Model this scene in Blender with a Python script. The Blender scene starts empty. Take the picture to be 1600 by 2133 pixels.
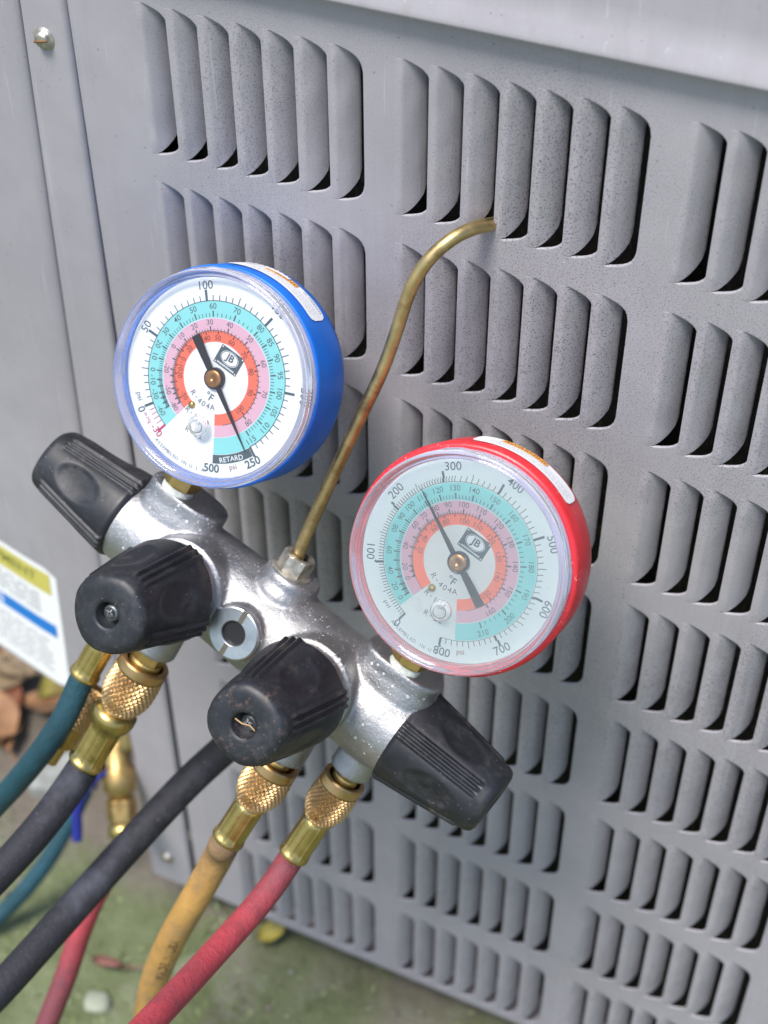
import bpy, bmesh, math, random
from mathutils import Vector, Matrix
from mathutils.geometry import tessellate_polygon
R = math.radians
MM = 0.001
PI = math.pi
scene = bpy.context.scene
COL = scene.collection
random.seed(7)

# ------------------------------------------------------------------ camera
cd = bpy.data.cameras.new('camera')
cam = bpy.data.objects.new('camera', cd)
COL.objects.link(cam)
RC = ((0.904774, 0.42587721, -0.00354954), (0.28722284, -0.61631489, -0.73325234), (-0.31446309, 0.66240815, -0.67994736))
right = Vector(RC[0]); up = -Vector(RC[1]); back = -Vector(RC[2])
m = Matrix((right, up, back)).transposed().to_4x4()
m.translation = Vector((300.62, -435.47, 839.68)) * MM
cam.matrix_world = m
cd.sensor_fit = 'VERTICAL'; cd.sensor_height = 36; cd.lens = 54.6
cd.clip_start = 0.02; cd.clip_end = 200
cd.dof.use_dof = True; cd.dof.focus_distance = 0.552; cd.dof.aperture_fstop = 9.2
scene.camera = cam

# ------------------------------------------------------------------ light
SUN_EL, SUN_AZ = 66, 197          # azimuth clockwise from +Y
w = bpy.data.worlds.new('World'); scene.world = w; w.use_nodes = True
nt = w.node_tree; nt.nodes.clear()
out = nt.nodes.new('ShaderNodeOutputWorld'); bg = nt.nodes.new('ShaderNodeBackground')
sky = nt.nodes.new('ShaderNodeTexSky'); sky.sky_type = 'NISHITA'; sky.sun_disc = False
sky.sun_elevation = R(SUN_EL); sky.sun_rotation = R(SUN_AZ)
sky.air_density = 1.0; sky.dust_density = 1.5; sky.ozone_density = 1.0
bg.inputs['Strength'].default_value = 0.12
nt.links.new(sky.outputs[0], bg.inputs[0]); nt.links.new(bg.outputs[0], out.inputs[0])
sd = bpy.data.lights.new('sun', 'SUN'); sd.energy = 2.9; sd.angle = R(20); sd.color = (1, .96, .9)
sun = bpy.data.objects.new('sun', sd); COL.objects.link(sun)
az = R(SUN_AZ)
sdir = Vector((math.sin(az) * math.cos(R(SUN_EL)), math.cos(az) * math.cos(R(SUN_EL)), math.sin(R(SUN_EL))))
sun.rotation_euler = sdir.to_track_quat('Z', 'Y').to_euler(); sun.location = sdir * 3
scene.view_settings.view_transform = 'Standard'; scene.view_settings.look = 'None'
scene.view_settings.exposure = 0.72
scene.view_settings.gamma = 1

# ------------------------------------------------------------------ materials
def mat(name):
    mt = bpy.data.materials.new(name); mt.use_nodes = True
    return mt, mt.node_tree, mt.node_tree.nodes['Principled BSDF']

def N(nt, t, **kw):
    n = nt.nodes.new(t)
    for k, v in kw.items():
        if hasattr(n, k): setattr(n, k, v)
        else: n.inputs[k].default_value = v
    return n

def pos(nt, obj=False):
    if obj: return nt.nodes.new('ShaderNodeTexCoord').outputs['Object']
    return nt.nodes.new('ShaderNodeNewGeometry').outputs['Position']

def noise(nt, vec, scale, detail=3, rough=.55):
    n = nt.nodes.new('ShaderNodeTexNoise'); n.inputs['Scale'].default_value = scale
    n.inputs['Detail'].default_value = detail; n.inputs['Roughness'].default_value = rough
    nt.links.new(vec, n.inputs['Vector']); return n.outputs['Fac']

def ramp(nt, fac, stops):
    r = nt.nodes.new('ShaderNodeValToRGB'); nt.links.new(fac, r.inputs[0])
    e = r.color_ramp.elements
    while len(e) < len(stops): e.new(.5)
    for i, (p, c) in enumerate(stops):
        e[i].position = p
        e[i].color = (c, c, c, 1) if not isinstance(c, tuple) else (*c, 1)
    return r.outputs[0]

def mix(nt, fac, a, b, mode='MIX'):
    n = nt.nodes.new('ShaderNodeMix'); n.data_type = 'RGBA'; n.blend_type = mode
    for s, v in ((0, fac), (6, a), (7, b)):
        if isinstance(v, (int, float)): n.inputs[s].default_value = v
        elif isinstance(v, tuple): n.inputs[s].default_value = (*v, 1)
        else: nt.links.new(v, n.inputs[s])
    return n.outputs[2]

def mul(nt, a, b, op='MULTIPLY'):
    n = nt.nodes.new('ShaderNodeMath'); n.operation = op
    for i, v in enumerate((a, b)):
        if isinstance(v, (int, float)): n.inputs[i].default_value = v
        else: nt.links.new(v, n.inputs[i])
    return n.outputs[0]

def bump(nt, p, h, strength=.3, dist=.0003):
    b = nt.nodes.new('ShaderNodeBump'); b.inputs['Strength'].default_value = strength
    b.inputs['Distance'].default_value = dist; nt.links.new(h, b.inputs['Height'])
    nt.links.new(b.outputs[0], p.inputs['Normal'])

def rampf(nt, fac, a, b, lo=0., hi=1.):
    n = nt.nodes.new('ShaderNodeMapRange'); nt.links.new(fac, n.inputs[0])
    n.inputs[1].default_value = a; n.inputs[2].default_value = b; n.inputs[3].default_value = lo; n.inputs[4].default_value = hi
    return n.outputs[0]

def dots(nt, vec, scale, rad, keep):
    n = nt.nodes.new('ShaderNodeTexVoronoi'); n.inputs['Scale'].default_value = scale
    nt.links.new(vec, n.inputs['Vector'])
    sx = nt.nodes.new('ShaderNodeSeparateXYZ'); nt.links.new(n.outputs['Color'], sx.inputs[0])
    r = mul(nt, mul(nt, sx.outputs[1], .75), .25, 'ADD')
    d = rampf(nt, mul(nt, n.outputs['Distance'], r, 'DIVIDE'), rad * .7, rad, 1, 0)
    k = mul(nt, sx.outputs[0], keep, 'LESS_THAN')
    return mul(nt, d, k)

def simple(name, col, rough=.5, metal=0., var=.0, vs=200., bs=0., bscale=1500., spec=None, obj=True, dust=0., dustcol=(.5, .48, .45)):
    mt, t, p = mat(name)
    v = pos(t, obj)
    c = col
    if var:
        c = mix(t, rampf(t, noise(t, v, vs), .3, .7), tuple(x * (1 - var) for x in col), tuple(min(1, x * (1 + var)) for x in col))
    if dust:
        f = mul(t, rampf(t, noise(t, v, 1100, 2), .64, .70), rampf(t, noise(t, v, 90, 2), .42, .62, 0, dust))
        c = mix(t, f, c, dustcol)
    if isinstance(c, tuple): p.inputs['Base Color'].default_value = (*c, 1)
    else: t.links.new(c, p.inputs['Base Color'])
    p.inputs['Roughness'].default_value = rough; p.inputs['Metallic'].default_value = metal
    if spec is not None: p.inputs['Specular IOR Level'].default_value = spec
    if bs: bump(t, p, noise(t, v, bscale, 3), bs)
    return mt

def paint_mat():
    mt, t, p = mat('grey_paint'); v = pos(t)
    big = noise(t, v, 6, 3)
    base = mix(t, rampf(t, big, .3, .7), (.348, .331, .358), (.408, .389, .418))
    n2 = noise(t, v, 45, 4, .6)
    base = mix(t, rampf(t, n2, .35, .75, 0, .30), base, (.245, .235, .250))
    # weathering specks, denser in patches
    sp = noise(t, v, 1700, 2, .6)
    patch = rampf(t, noise(t, v, 8, 2), .36, .52, .22, 1.0)
    sxyz = t.nodes.new('ShaderNodeSeparateXYZ'); t.links.new(v, sxyz.inputs[0])
    patch = mul(t, patch, mul(t, rampf(t, sxyz.outputs[2], .600, .618, 1, .06), rampf(t, sxyz.outputs[0], -.01, .05, .12, 1)))
    spk = mul(t, rampf(t, sp, .545, .63), patch)
    base = mix(t, mul(t, spk, .75), base, (.075, .075, .10))
    base = mix(t, mul(t, dots(t, v, 330, .16, .25), .5), base, (.10, .09, .09))
    base = mix(t, mul(t, dots(t, v, 160, .07, .12), .5), base, (.62, .62, .66))
    # rain streaks, chalky fading and grime washed down the sheet
    ms = t.nodes.new('ShaderNodeMapping'); t.links.new(v, ms.inputs[0]); ms.inputs['Scale'].default_value = (150, 150, 5)
    stv = noise(t, ms.outputs[0], 1, 4, .6)
    base = mix(t, rampf(t, stv, .56, .72, 0, .17), base, (.22, .20, .20))
    base = mix(t, rampf(t, stv, .42, .28, 0, .22), base, (.47, .46, .50))
    sc = t.nodes.new('ShaderNodeMapping'); t.links.new(v, sc.inputs[0]); sc.inputs['Rotation'].default_value = (0, R(-24), 0); sc.inputs['Scale'].default_value = (900, 900, 22)
    base = mix(t, rampf(t, noise(t, sc.outputs[0], 1, 1), .735, .76, 0, .35), base, (.56, .55, .58))
    # faint rusty smears
    mp = t.nodes.new('ShaderNodeMapping'); t.links.new(v, mp.inputs[0]); mp.inputs['Rotation'].default_value = (0, R(35), 0); mp.inputs['Scale'].default_value = (60, 60, 9)
    st = noise(t, mp.outputs[0], 1, 3)
    base = mix(t, rampf(t, st, .70, .80, 0, .30), base, (.33, .25, .20))
    t.links.new(base, p.inputs['Base Color'])
    p.inputs['Roughness'].default_value = .44
    t.links.new(rampf(t, n2, .3, .7, .38, .54), p.inputs['Roughness'])
    bump(t, p, noise(t, v, 1400, 3), .12, .0002)
    return mt

def zinc_mat():
    mt, t, p = mat('cast_zinc'); v = pos(t, True)
    a = noise(t, v, 60, 4, .6)
    base = mix(t, rampf(t, a, .3, .7), (.32, .325, .335), (.48, .485, .50))
    grime = mul(t, rampf(t, noise(t, v, 30, 5, .7), .50, .70), .62)
    base = mix(t, grime, base, (.24, .21, .17))
    w_ = mul(t, dots(t, v, 330, .26, .40), dots(t, v, 900, .36, .55), 'MAXIMUM')
    w_ = mul(t, w_, rampf(t, noise(t, v, 40, 2), .38, .58, .15, 1))
    base = mix(t, mul(t, w_, .55), base, (.86, .87, .92))
    base = mix(t, mul(t, dots(t, v, 430, .16, .13), .9), base, (.03, .03, .03))
    t.links.new(base, p.inputs['Base Color'])
    t.links.new(mul(t, .93, mul(t, w_, .6), 'SUBTRACT'), p.inputs['Metallic'])
    r = mul(t, rampf(t, noise(t, v, 110, 4), .3, .7, .38, .58), mul(t, w_, .15), 'ADD')
    t.links.new(r, p.inputs['Roughness'])
    bump(t, p, mul(t, noise(t, v, 480, 5, .7), mul(t, w_, .35), 'ADD'), .62, .0005)
    return mt

def brass_mat(name, col, grime=.6, rough=.28):
    mt, t, p = mat(name); v = pos(t, True)
    a = noise(t, v, 160, 4, .6)
    base = mix(t, rampf(t, a, .35, .7), col, tuple(min(1, x * 1.2) for x in col))
    g = mul(t, rampf(t, noise(t, v, 95, 4, .7), .52, .72), grime)
    base = mix(t, g, base, (.16, .085, .03))
    t.links.new(base, p.inputs['Base Color']); p.inputs['Metallic'].default_value = 1
    t.links.new(rampf(t, a, .3, .7, rough, rough + .16), p.inputs['Roughness'])
    bump(t, p, noise(t, v, 700, 3), .2, .0002)
    return mt

def rubber_mat(name='black_rubber', mud=False):
    mt, t, p = mat(name); v = pos(t, True)
    base = mix(t, rampf(t, noise(t, v, 50, 3), .35, .7), (.005, .006, .0095), (.013, .015, .021))
    f = mul(t, dots(t, v, 520, .22, .45), rampf(t, noise(t, v, 60, 2), .40, .60, .25, .8))
    base = mix(t, mul(t, f, .45), base, (.30, .30, .30))
    base = mix(t, rampf(t, noise(t, v, 130, 6, .75), .50, .70, 0, .10), base, (.26, .25, .24))
    if mud:    # reddish dried dirt caked on the end face
        so = t.nodes.new('ShaderNodeSeparateXYZ'); t.links.new(v, so.inputs[0])
        mm = mul(t, rampf(t, so.outputs[2], .036, .042), rampf(t, noise(t, v, 300, 6, .75), .53, .68, 0, .5))
        side = rampf(t, mul(t, so.outputs[0], noise(t, v, 90, 3), 'ADD'), .49, .51)
        base = mix(t, mul(t, mm, side), base, (.22, .12, .075))
    mudd = mul(t, rampf(t, noise(t, v, 75, 5, .7), .60, .72), .30)
    base = mix(t, mudd, base, (.15, .11, .08))
    t.links.new(base, p.inputs['Base Color'])
    t.links.new(rampf(t, noise(t, v, 90, 4), .3, .7, .40, .60), p.inputs['Roughness'])
    p.inputs['Specular IOR Level'].default_value = .60
    bump(t, p, noise(t, v, 1200, 3), .12, .0003)
    return mt

def hose_mat(name, col, dark, rough=.55, dirt=.5, zend=None):
    mt, t, p = mat(name); v = pos(t)
    base = mix(t, rampf(t, noise(t, v, 120, 4), .3, .7), tuple(x * .85 for x in col), tuple(min(1, x * 1.12) for x in col))
    base = mix(t, mul(t, rampf(t, noise(t, v, 35, 5, .7), .48, .68), dirt), base, dark)
    if zend is not None:    # grease and scuffing where hands grip the end by the ferrule
        so = t.nodes.new('ShaderNodeVectorMath'); so.operation = 'LENGTH'; t.links.new(pos(t, True), so.inputs[0])
        zz = mul(t, so.outputs['Value'], rampf(t, noise(t, v, 160, 5, .7), .3, .7, -.012, .012), 'ADD')
        base = mix(t, rampf(t, zz, zend, zend + .036, .85, 0), base, tuple(x * .8 for x in dark))
    base = mix(t, rampf(t, noise(t, v, 1000, 2), .66, .70, 0, .6), base, dark)
    base = mix(t, mul(t, dots(t, v, 420, .10, .2), .5), base, (.6, .6, .58))
    t.links.new(base, p.inputs['Base Color'])
    p.inputs['Roughness'].default_value = rough
    bump(t, p, noise(t, v, 380, 5, .72), .8, .0009)
    return mt

def ground_mat():
    mt, t, p = mat('mossy_ground'); v = pos(t)
    moss = mix(t, rampf(t, noise(t, v, 30, 5, .7), .35, .7), (.100, .122, .050), (.190, .215, .115))
    soil = mix(t, noise(t, v, 60, 5), (.105, .085, .065), (.22, .19, .155))
    conc = mix(t, noise(t, v, 200, 3), (.21, .225, .155), (.28, .295, .215))
    c = mix(t, rampf(t, noise(t, v, 13, 4, .6), .55, .68), moss, conc)
    # bare damp soil along the foot of the cabinet and in patches
    sx = t.nodes.new('ShaderNodeSeparateXYZ'); t.links.new(v, sx.inputs[0])
    near = rampf(t, mul(t, sx.outputs[1], mul(t, noise(t, v, 14, 4), .14), 'ADD'), .055, .105)
    c = mix(t, near, c, soil)
    c = mix(t, rampf(t, noise(t, v, 8, 3), .60, .70, 0, .7), c, soil)
    t.links.new(c, p.inputs['Base Color']); p.inputs['Roughness'].default_value = .95
    bump(t, p, noise(t, v, 150, 6, .7), .9, .004)
    return mt

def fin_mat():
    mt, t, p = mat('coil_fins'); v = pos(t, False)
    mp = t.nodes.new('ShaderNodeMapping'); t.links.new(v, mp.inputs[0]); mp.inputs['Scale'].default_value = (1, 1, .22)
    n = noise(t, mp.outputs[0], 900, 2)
    c = mix(t, rampf(t, n, .54, .68), (.002, .002, .002), (.026, .024, .018))  # near black: the shade of the cabinet interior is in the fin colour
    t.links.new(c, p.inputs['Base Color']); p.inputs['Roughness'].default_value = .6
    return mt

PAINT = paint_mat(); ZINC = zinc_mat(); RUB = rubber_mat(); RUBM = rubber_mat('black_rubber_muddy', True)
BRASS = brass_mat('brass', (.56, .39, .14), .55, .32)
VBRASS = brass_mat('dull_brass', (.46, .33, .14), .7, .42)
BRASS2 = brass_mat('pale_brass', (.47, .36, .13), .6, .27)
BRONZE = brass_mat('bronze_knurl', (.52, .35, .17), .75, .30)
COPPER = brass_mat('aged_brass_tube', (.50, .38, .18), .6, .38)
STEEL = simple('zinc_steel', (.50, .53, .56), .42, 1, .2, 120, .25, 500)
STEELG = simple('stained_steel', (.50, .47, .41), .45, .85, .45, 220, .3, 500)
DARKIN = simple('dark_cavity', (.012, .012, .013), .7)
WHITE = simple('dial_white', (.80, .84, .86), .45)
WHITEG = simple('dial_white_aged', (.76, .81, .80), .5)
TEALB = simple('band_teal', (.25, .66, .66), .5)
PINKB = simple('band_pink', (.70, .42, .52), .5)
ORNGB = simple('band_orange', (.80, .17, .10), .5)
BLK = simple('print_black', (.075, .105, .115), .5)
REDP = simple('print_red', (.52, .05, .14), .5)
ORTXT = simple('print_dim', (.26, .06, .04), .5)
LBLUE = simple('print_label_grey', (.26, .30, .46), .5)
NEEDLE = simple('needle_black', (.022, .019, .019), .42)
CAP = simple('needle_cap_brass', (.45, .23, .09), .34, .9, .25, 400)
BLUE = simple('blue_enamel', (.004, .145, .64), .36, 0, .14, 60, .10, 500, dust=.9, dustcol=(.02, .04, .12))
RED = simple('red_enamel', (.64, .026, .036), .34, 0, .12, 60, .10, 500, dust=.8, dustcol=(.9, .6, .6))
LABELW = simple('label_white', (.93, .93, .94), .4, 0, .03, 80)
ORANGE = simple('label_orange', (.95, .45, .09), .45)
TAPE = simple('ptfe_tape', (.74, .77, .70), .6, 0, .25, 300, .5, 500)
YEL = simple('label_yellow', (.62, .56, .13), .5)
BLU2 = simple('label_blue', (.01, .21, .66), .4)
GREYP = simple('label_grey_print', (.42, .44, .46), .6)
BLUEH = simple('blue_handle', (.012, .02, .22), .5)
GROUND = ground_mat(); FINS = fin_mat()
HB = hose_mat('hose_black', (.016, .016, .023), (.060, .064, .085), .66, .9)
HT = hose_mat('hose_teal', (.010, .060, .085), (.012, .035, .045), .6, .4)
HR = hose_mat('hose_red', (.42, .050, .066), (.17, .05, .065), .6, .5, .046)
HY = hose_mat('hose_yellow', (.45, .255, .070), (.20, .14, .10), .62, .65, .049)

def lens_ring_mat(name, tint, rough=.08):
    mt, t, p = mat(name); v = pos(t, True)
    p.inputs['Base Color'].default_value = (*tint, 1)
    p.inputs['Roughness'].default_value = rough
    p.inputs['Transmission Weight'].default_value = .86
    p.inputs['IOR'].default_value = 1.40
    bump(t, p, noise(t, v, 260, 3), .10, .0004)
    return mt
RING = lens_ring_mat('clear_bezel_plastic', (.93, .93, .985))
LINER = simple('lilac_liner', (.46, .46, .66), .35, 0, .15, 120)
BUMPM = lens_ring_mat('clear_plug_plastic', (.92, .92, .95), .22)

def pane_mat(name, haze):
    mt, t, p = mat(name)
    t.nodes.remove(p); o = t.nodes['Material Output']
    v = pos(t, True)
    gl = N(t, 'ShaderNodeBsdfGlossy'); gl.inputs['Roughness'].default_value = .12
    tr = N(t, 'ShaderNodeBsdfTransparent'); tr.inputs[0].default_value = (.97, .97, .985, 1)
    fr = N(t, 'ShaderNodeFresnel'); fr.inputs[0].default_value = 1.5
    t.links.new(rampf(t, noise(t, v, 60, 5, .75), .35, .65, .05, .28), gl.inputs['Roughness'])
    base = tr.outputs[0]
    if haze:
        rf = N(t, 'ShaderNodeBsdfRefraction'); rf.inputs['IOR'].default_value = 1.12
        rf.inputs[0].default_value = (.985, 1, .995, 1)
        sx = t.nodes.new('ShaderNodeSeparateXYZ'); t.links.new(v, sx.inputs[0])
        wob = rampf(t, noise(t, v, 45, 2, .5), .3, .7, -.010, .010)
        msk = rampf(t, mul(t, sx.outputs[0], wob, 'ADD'), -.028, .006)
        t.links.new(rampf(t, msk, 0, 1, .04, .235), rf.inputs['Roughness'])
        dd = N(t, 'ShaderNodeBsdfDiffuse'); dd.inputs[0].default_value = (.80, .86, .86, 1)
        m1 = N(t, 'ShaderNodeMixShader'); t.links.new(rampf(t, msk, 0, 1, .03, .06), m1.inputs[0])
        t.links.new(rf.outputs[0], m1.inputs[1]); t.links.new(dd.outputs[0], m1.inputs[2])
        base = m1.outputs[0]
    m2 = N(t, 'ShaderNodeMixShader'); t.links.new(fr.outputs[0], m2.inputs[0])
    t.links.new(base, m2.inputs[1]); t.links.new(gl.outputs[0], m2.inputs[2])
    t.links.new(m2.outputs[0], o.inputs[0])
    return mt
PANE = pane_mat('clear_window', False); PANEH = pane_mat('clouded_window', True)

# ------------------------------------------------------------------ mesh helpers
def mesh(name, vs, fs, m=None, smooth=True, scale=MM, mi=None):
    me = bpy.data.meshes.new(name)
    me.from_pydata([tuple(c * scale for c in v) for v in vs], [], fs)
    if m is not None:
        for k in (m if isinstance(m, (list, tuple)) else [m]): me.materials.append(k)
    if mi: me.polygons.foreach_set('material_index', mi)
    if smooth: me.polygons.foreach_set('use_smooth', [True] * len(me.polygons))
    me.update(); return me

def fixn(me):
    b = bmesh.new(); b.from_mesh(me); bmesh.ops.recalc_face_normals(b, faces=b.faces); b.to_mesh(me); b.free(); return me

def ob(name, me, parent=None, M=None, loc=None):
    o = bpy.data.objects.new(name, me); COL.objects.link(o)
    if parent is not None: o.parent = parent
    if M is not None: o.matrix_local = M
    if loc is not None: o.location = Vector(loc) * MM
    return o

def tag(o, label=None, cat=None, group=None, kind=None):
    if label: o['label'] = label
    if cat: o['category'] = cat
    if group: o['group'] = group
    if kind: o['kind'] = kind
    return o

def empty(name, M=None, parent=None, loc=None):
    o = bpy.data.objects.new(name, None); COL.objects.link(o); o.empty_display_size = .01
    if parent is not None: o.parent = parent
    if M is not None:
        if parent is not None: o.matrix_local = M
        else: o.matrix_world = M
    if loc is not None: o.location = Vector(loc) * MM
    return o

class G:
    def __init__(s): s.v = []; s.f = []; s.m = []
    def add(s, vs, fs, M=None, mi=0):
        b = len(s.v)
        s.v += [tuple(M @ Vector(v)) if M is not None else tuple(v) for v in vs]
        s.f += [tuple(i + b for i in f) for f in fs]; s.m += [mi] * len(fs); return s
    def mesh(s, name, m, smooth=True, fix=False):
        me = mesh(name, s.v, s.f, m, smooth, mi=s.m)
        return fixn(me) if fix else me

def lathe(prof, n=64, fn=None, close=True):
    vs, fs = [], []
    rows = []
    for j, (r, z) in enumerate(prof):
        if r < 1e-6:
            rows.append([len(vs)]); vs.append((0, 0, z))
        else:
            row = []
            for i in range(n):
                a = 2 * PI * i / n; rr = r
                if fn: rr = fn(r, z, a, j)
                row.append(len(vs)); vs.append((rr * math.cos(a), rr * math.sin(a), z))
            rows.append(row)
    for A, B in zip(rows, rows[1:]):
        for i in range(n):
            k = (i + 1) % n
            if len(A) == 1 and len(B) == 1: continue
            if len(A) == 1: fs.append((A[0], B[i], B[k]))
            elif len(B) == 1: fs.append((A[i], A[k], B[0]))
            else: fs.append((A[i], A[k], B[k], B[i]))
    return vs, fs

def box(x0, x1, y0, y1, z0, z1):
    v = [(x, y, z) for x in (x0, x1) for y in (y0, y1) for z in (z0, z1)]
    return v, [(0, 1, 3, 2), (4, 6, 7, 5), (0, 4, 5, 1), (2, 3, 7, 6), (0, 2, 6, 4), (1, 5, 7, 3)]

def catmull(P, n=8):
    P = [Vector(p) for p in P]; out = []
    Q = [2 * P[0] - P[1]] + P + [2 * P[-1] - P[-2]]
    for i in range(1, len(Q) - 2):
        a, b, c, d = Q[i - 1:i + 3]
        for k in range(n):
            t = k / n
            out.append(.5 * ((2 * b) + (c - a) * t + (2 * a - 5 * b + 4 * c - d) * t * t + (3 * b - a - 3 * c + d) * t ** 3))
    out.append(P[-1]); return out

def frames(P):
    T = []
    for i in range(len(P)):
        T.append((P[min(i + 1, len(P) - 1)] - P[max(i - 1, 0)]).normalized())
    u = T[0].orthogonal().normalized(); U = []
    for t in T:
        u = (u - t * u.dot(t)).normalized(); U.append(u.copy())
    return T, U

def tube(P, r, n=24, cap=True):
    T, U = frames(P); vs, fs = [], []
    for i, p in enumerate(P):
        b = T[i].cross(U[i]); rr = r(i / (len(P) - 1)) if callable(r) else r
        for k in range(n):
            a = 2 * PI * k / n; vs.append(tuple(p + U[i] * (rr * math.cos(a)) + b * (rr * math.sin(a))))
    for i in range(len(P) - 1):
        for k in range(n):
            l = (k + 1) % n; fs.append((i * n + k, i * n + l, (i + 1) * n + l, (i + 1) * n + k))
    if cap: fs += [tuple(reversed(range(n))), tuple(range((len(P) - 1) * n, len(P) * n))]
    return vs, fs

_tc = {}
def text(s, size=1., bold=0.0):
    """flat text triangles centred on the origin, x right, y up"""
    if (s, bold) not in _tc:
        cu = bpy.data.curves.new('t', 'FONT'); cu.body = s; cu.size = 1; cu.align_x = 'CENTER'; cu.align_y = 'CENTER'
        cu.offset = bold; cu.resolution_u = 3; cu.fill_mode = 'FRONT'
        o = bpy.data.objects.new('t', cu); COL.objects.link(o)
        dg = bpy.context.evaluated_depsgraph_get(); e = o.evaluated_get(dg); me = e.to_mesh()
        vs = [(v.co.x, v.co.y) for v in me.vertices]; fs = [tuple(p.vertices) for p in me.polygons]
        e.to_mesh_clear(); bpy.data.objects.remove(o); bpy.data.curves.remove(cu)
        if vs:
            xs = [v[0] for v in vs]; ys = [v[1] for v in vs]
            cx, cy = (min(xs) + max(xs)) / 2, (min(ys) + max(ys)) / 2
            vs = [(x - cx, y - cy) for x, y in vs]
        _tc[(s, bold)] = (vs, fs)
    vs, fs = _tc[(s, bold)]
    return [(x * size, y * size) for x, y in vs], fs

def perp_offset(loop, d):
    n = len(loop); out = []
    for i in range(n):
        a, b, c = loop[i - 1], loop[i], loop[(i + 1) % n]
        t = Vector((c[0] - a[0], c[1] - a[1])).normalized()
        out.append((b[0] + t.y * d, b[1] - t.x * d))
    return out

# ================================================================== THE CONDENSING UNIT
Z0 = 600.0
unit = empty('air_conditioner', loc=(150, 200, 30))
tag(unit, 'grey painted outdoor air conditioner cabinet with rows of vertical louvers behind the gauges', 'air conditioner')
UINV = Matrix.Translation(Vector((-150, -200, -30)) * MM)
def part(name, me, parent=None):
    o = ob(name, me, parent or unit)
    o.matrix_parent_inverse = Matrix.Identity(4)
    if parent is None: o.location = Vector((-150, -200, -30)) * MM
    return o

PX, PZ, GX, H = 12.7, 72.0, 101.45, 59.7
# slot outline in its cell (x across, z down negative), counter-clockwise seen from outside (-y)
TOPR = [(10.5, -12.0), (10.45, -8.2), (9.9, -5.6), (9.0, -3.9), (7.6, -2.6), (6.0, -1.75), (3.5, -.85), (1.2, -.25), (.1, 0)]
def outline():
    bot = [(x, -H - z) for x, z in reversed(TOPR)]
    left = [(0, -H + 6), (0, -H / 2), (0, -6)]
    pts = []
    pts += [(0.1, -H)] + bot[1:]           # bottom left to right, then up right side
    pts += [(10.5, -H / 2)] + TOPR         # up right side, over the top to the left
    pts += [(0, -6), (0, -H / 2), (0, -H + 6)]
    return pts
OUT = outline()
def cell():
    L0 = perp_offset(OUT, .55); L1 = perp_offset(OUT, .22); L2 = perp_offset(OUT, .03); L3 = OUT
    rect = [(-1.1, -65.85), (11.6, -65.85), (11.6, 6.15), (-1.1, 6.15)]
    n = len(OUT)
    vs = [(x, 0, z) for x, z in rect] + [(x, 0, z) for x, z in L0] + [(x, .10, z) for x, z in L1] + [(x, .32, z) for x, z in L2] + [(x, .9, z) for x, z in L3]
    tri = tessellate_polygon([[Vector((x, z, 0)) for x, z in rect], [Vector((x, z, 0)) for x, z in L0]])
    fs = [tuple(t) for t in tri]
    for lv in range(3):
        b0 = 4 + lv * n; b1 = b0 + n
        for i in range(n):
            j = (i + 1) % n; fs.append((b0 + i, b0 + j, b1 + j, b1 + i))
    return vs, fs
cv, cf = cell()
g = G()
xs = [-31.5]; kinds = []
NG = 4
for k in range(NG):
    x0 = GX * k - 1.1
    kinds.append('m'); xs.append(x0)
    for i in range(7): kinds.append('s'); xs.append(x0 + PX * (i + 1))
kinds.append('m'); xs.append(430)
rows = [(6.15 - PZ * r, 6.15 - PZ * (r + 1)) for r in range(8)]
for i in range(len(kinds)):
    for (zt, zb) in rows + [(30.0, 6.15)]:
        if zt != 30.0 and kinds[i] == 's':
            g.add([(x + xs[i] + 1.1, y, z + zt - 6.15) for x, y, z in cv], cf)
        else:
            g.add([(xs[i], 0, zb), (xs[i + 1], 0, zb), (xs[i + 1], 0, zt), (xs[i], 0, zt)], [(0, 1, 2, 3)])
g.v = [(x, y, z + Z0) for x, y, z in g.v]
me = g.mesh('louver_panel', PAINT, smooth=False)
part('louver_panel', me)

# louver blade: hinged on the left, pressed inwards towards the right
def ztop(x):
    pts = sorted([(p[0], p[1]) for p in TOPR])
    x = max(pts[0][0], min(x, pts[-1][0]))
    for a, b in zip(pts, pts[1:]):
        if a[0] <= x <= b[0]:
            f = (x - a[0]) / max(1e-6, b[0] - a[0]); return a[1] + (b[1] - a[1]) * f
    return pts[-1][1]
BZ = [(-9, -.05), (0, -.1), (1.0, -.7), (2.2, -1.5), (3.8, -3.2), (5.2, -5.2), (6.2, -7.2), (6.8, -9.2), (6.95, -11.6), (9, -12)]
BT = [(-9, -.02), (0, -.02), (1.2, -.2), (2.6, -.7), (4.4, -1.4), (5.8, -2.6), (6.6, -4.2), (7.1, -6.6), (9, -8)]
def bz(x, tab=None):
    tab = tab or BZ
    for (a, za), (b, zb) in zip(tab, tab[1:]):
        if x <= b: return za + (zb - za) * (x - a) / (b - a)
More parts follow.
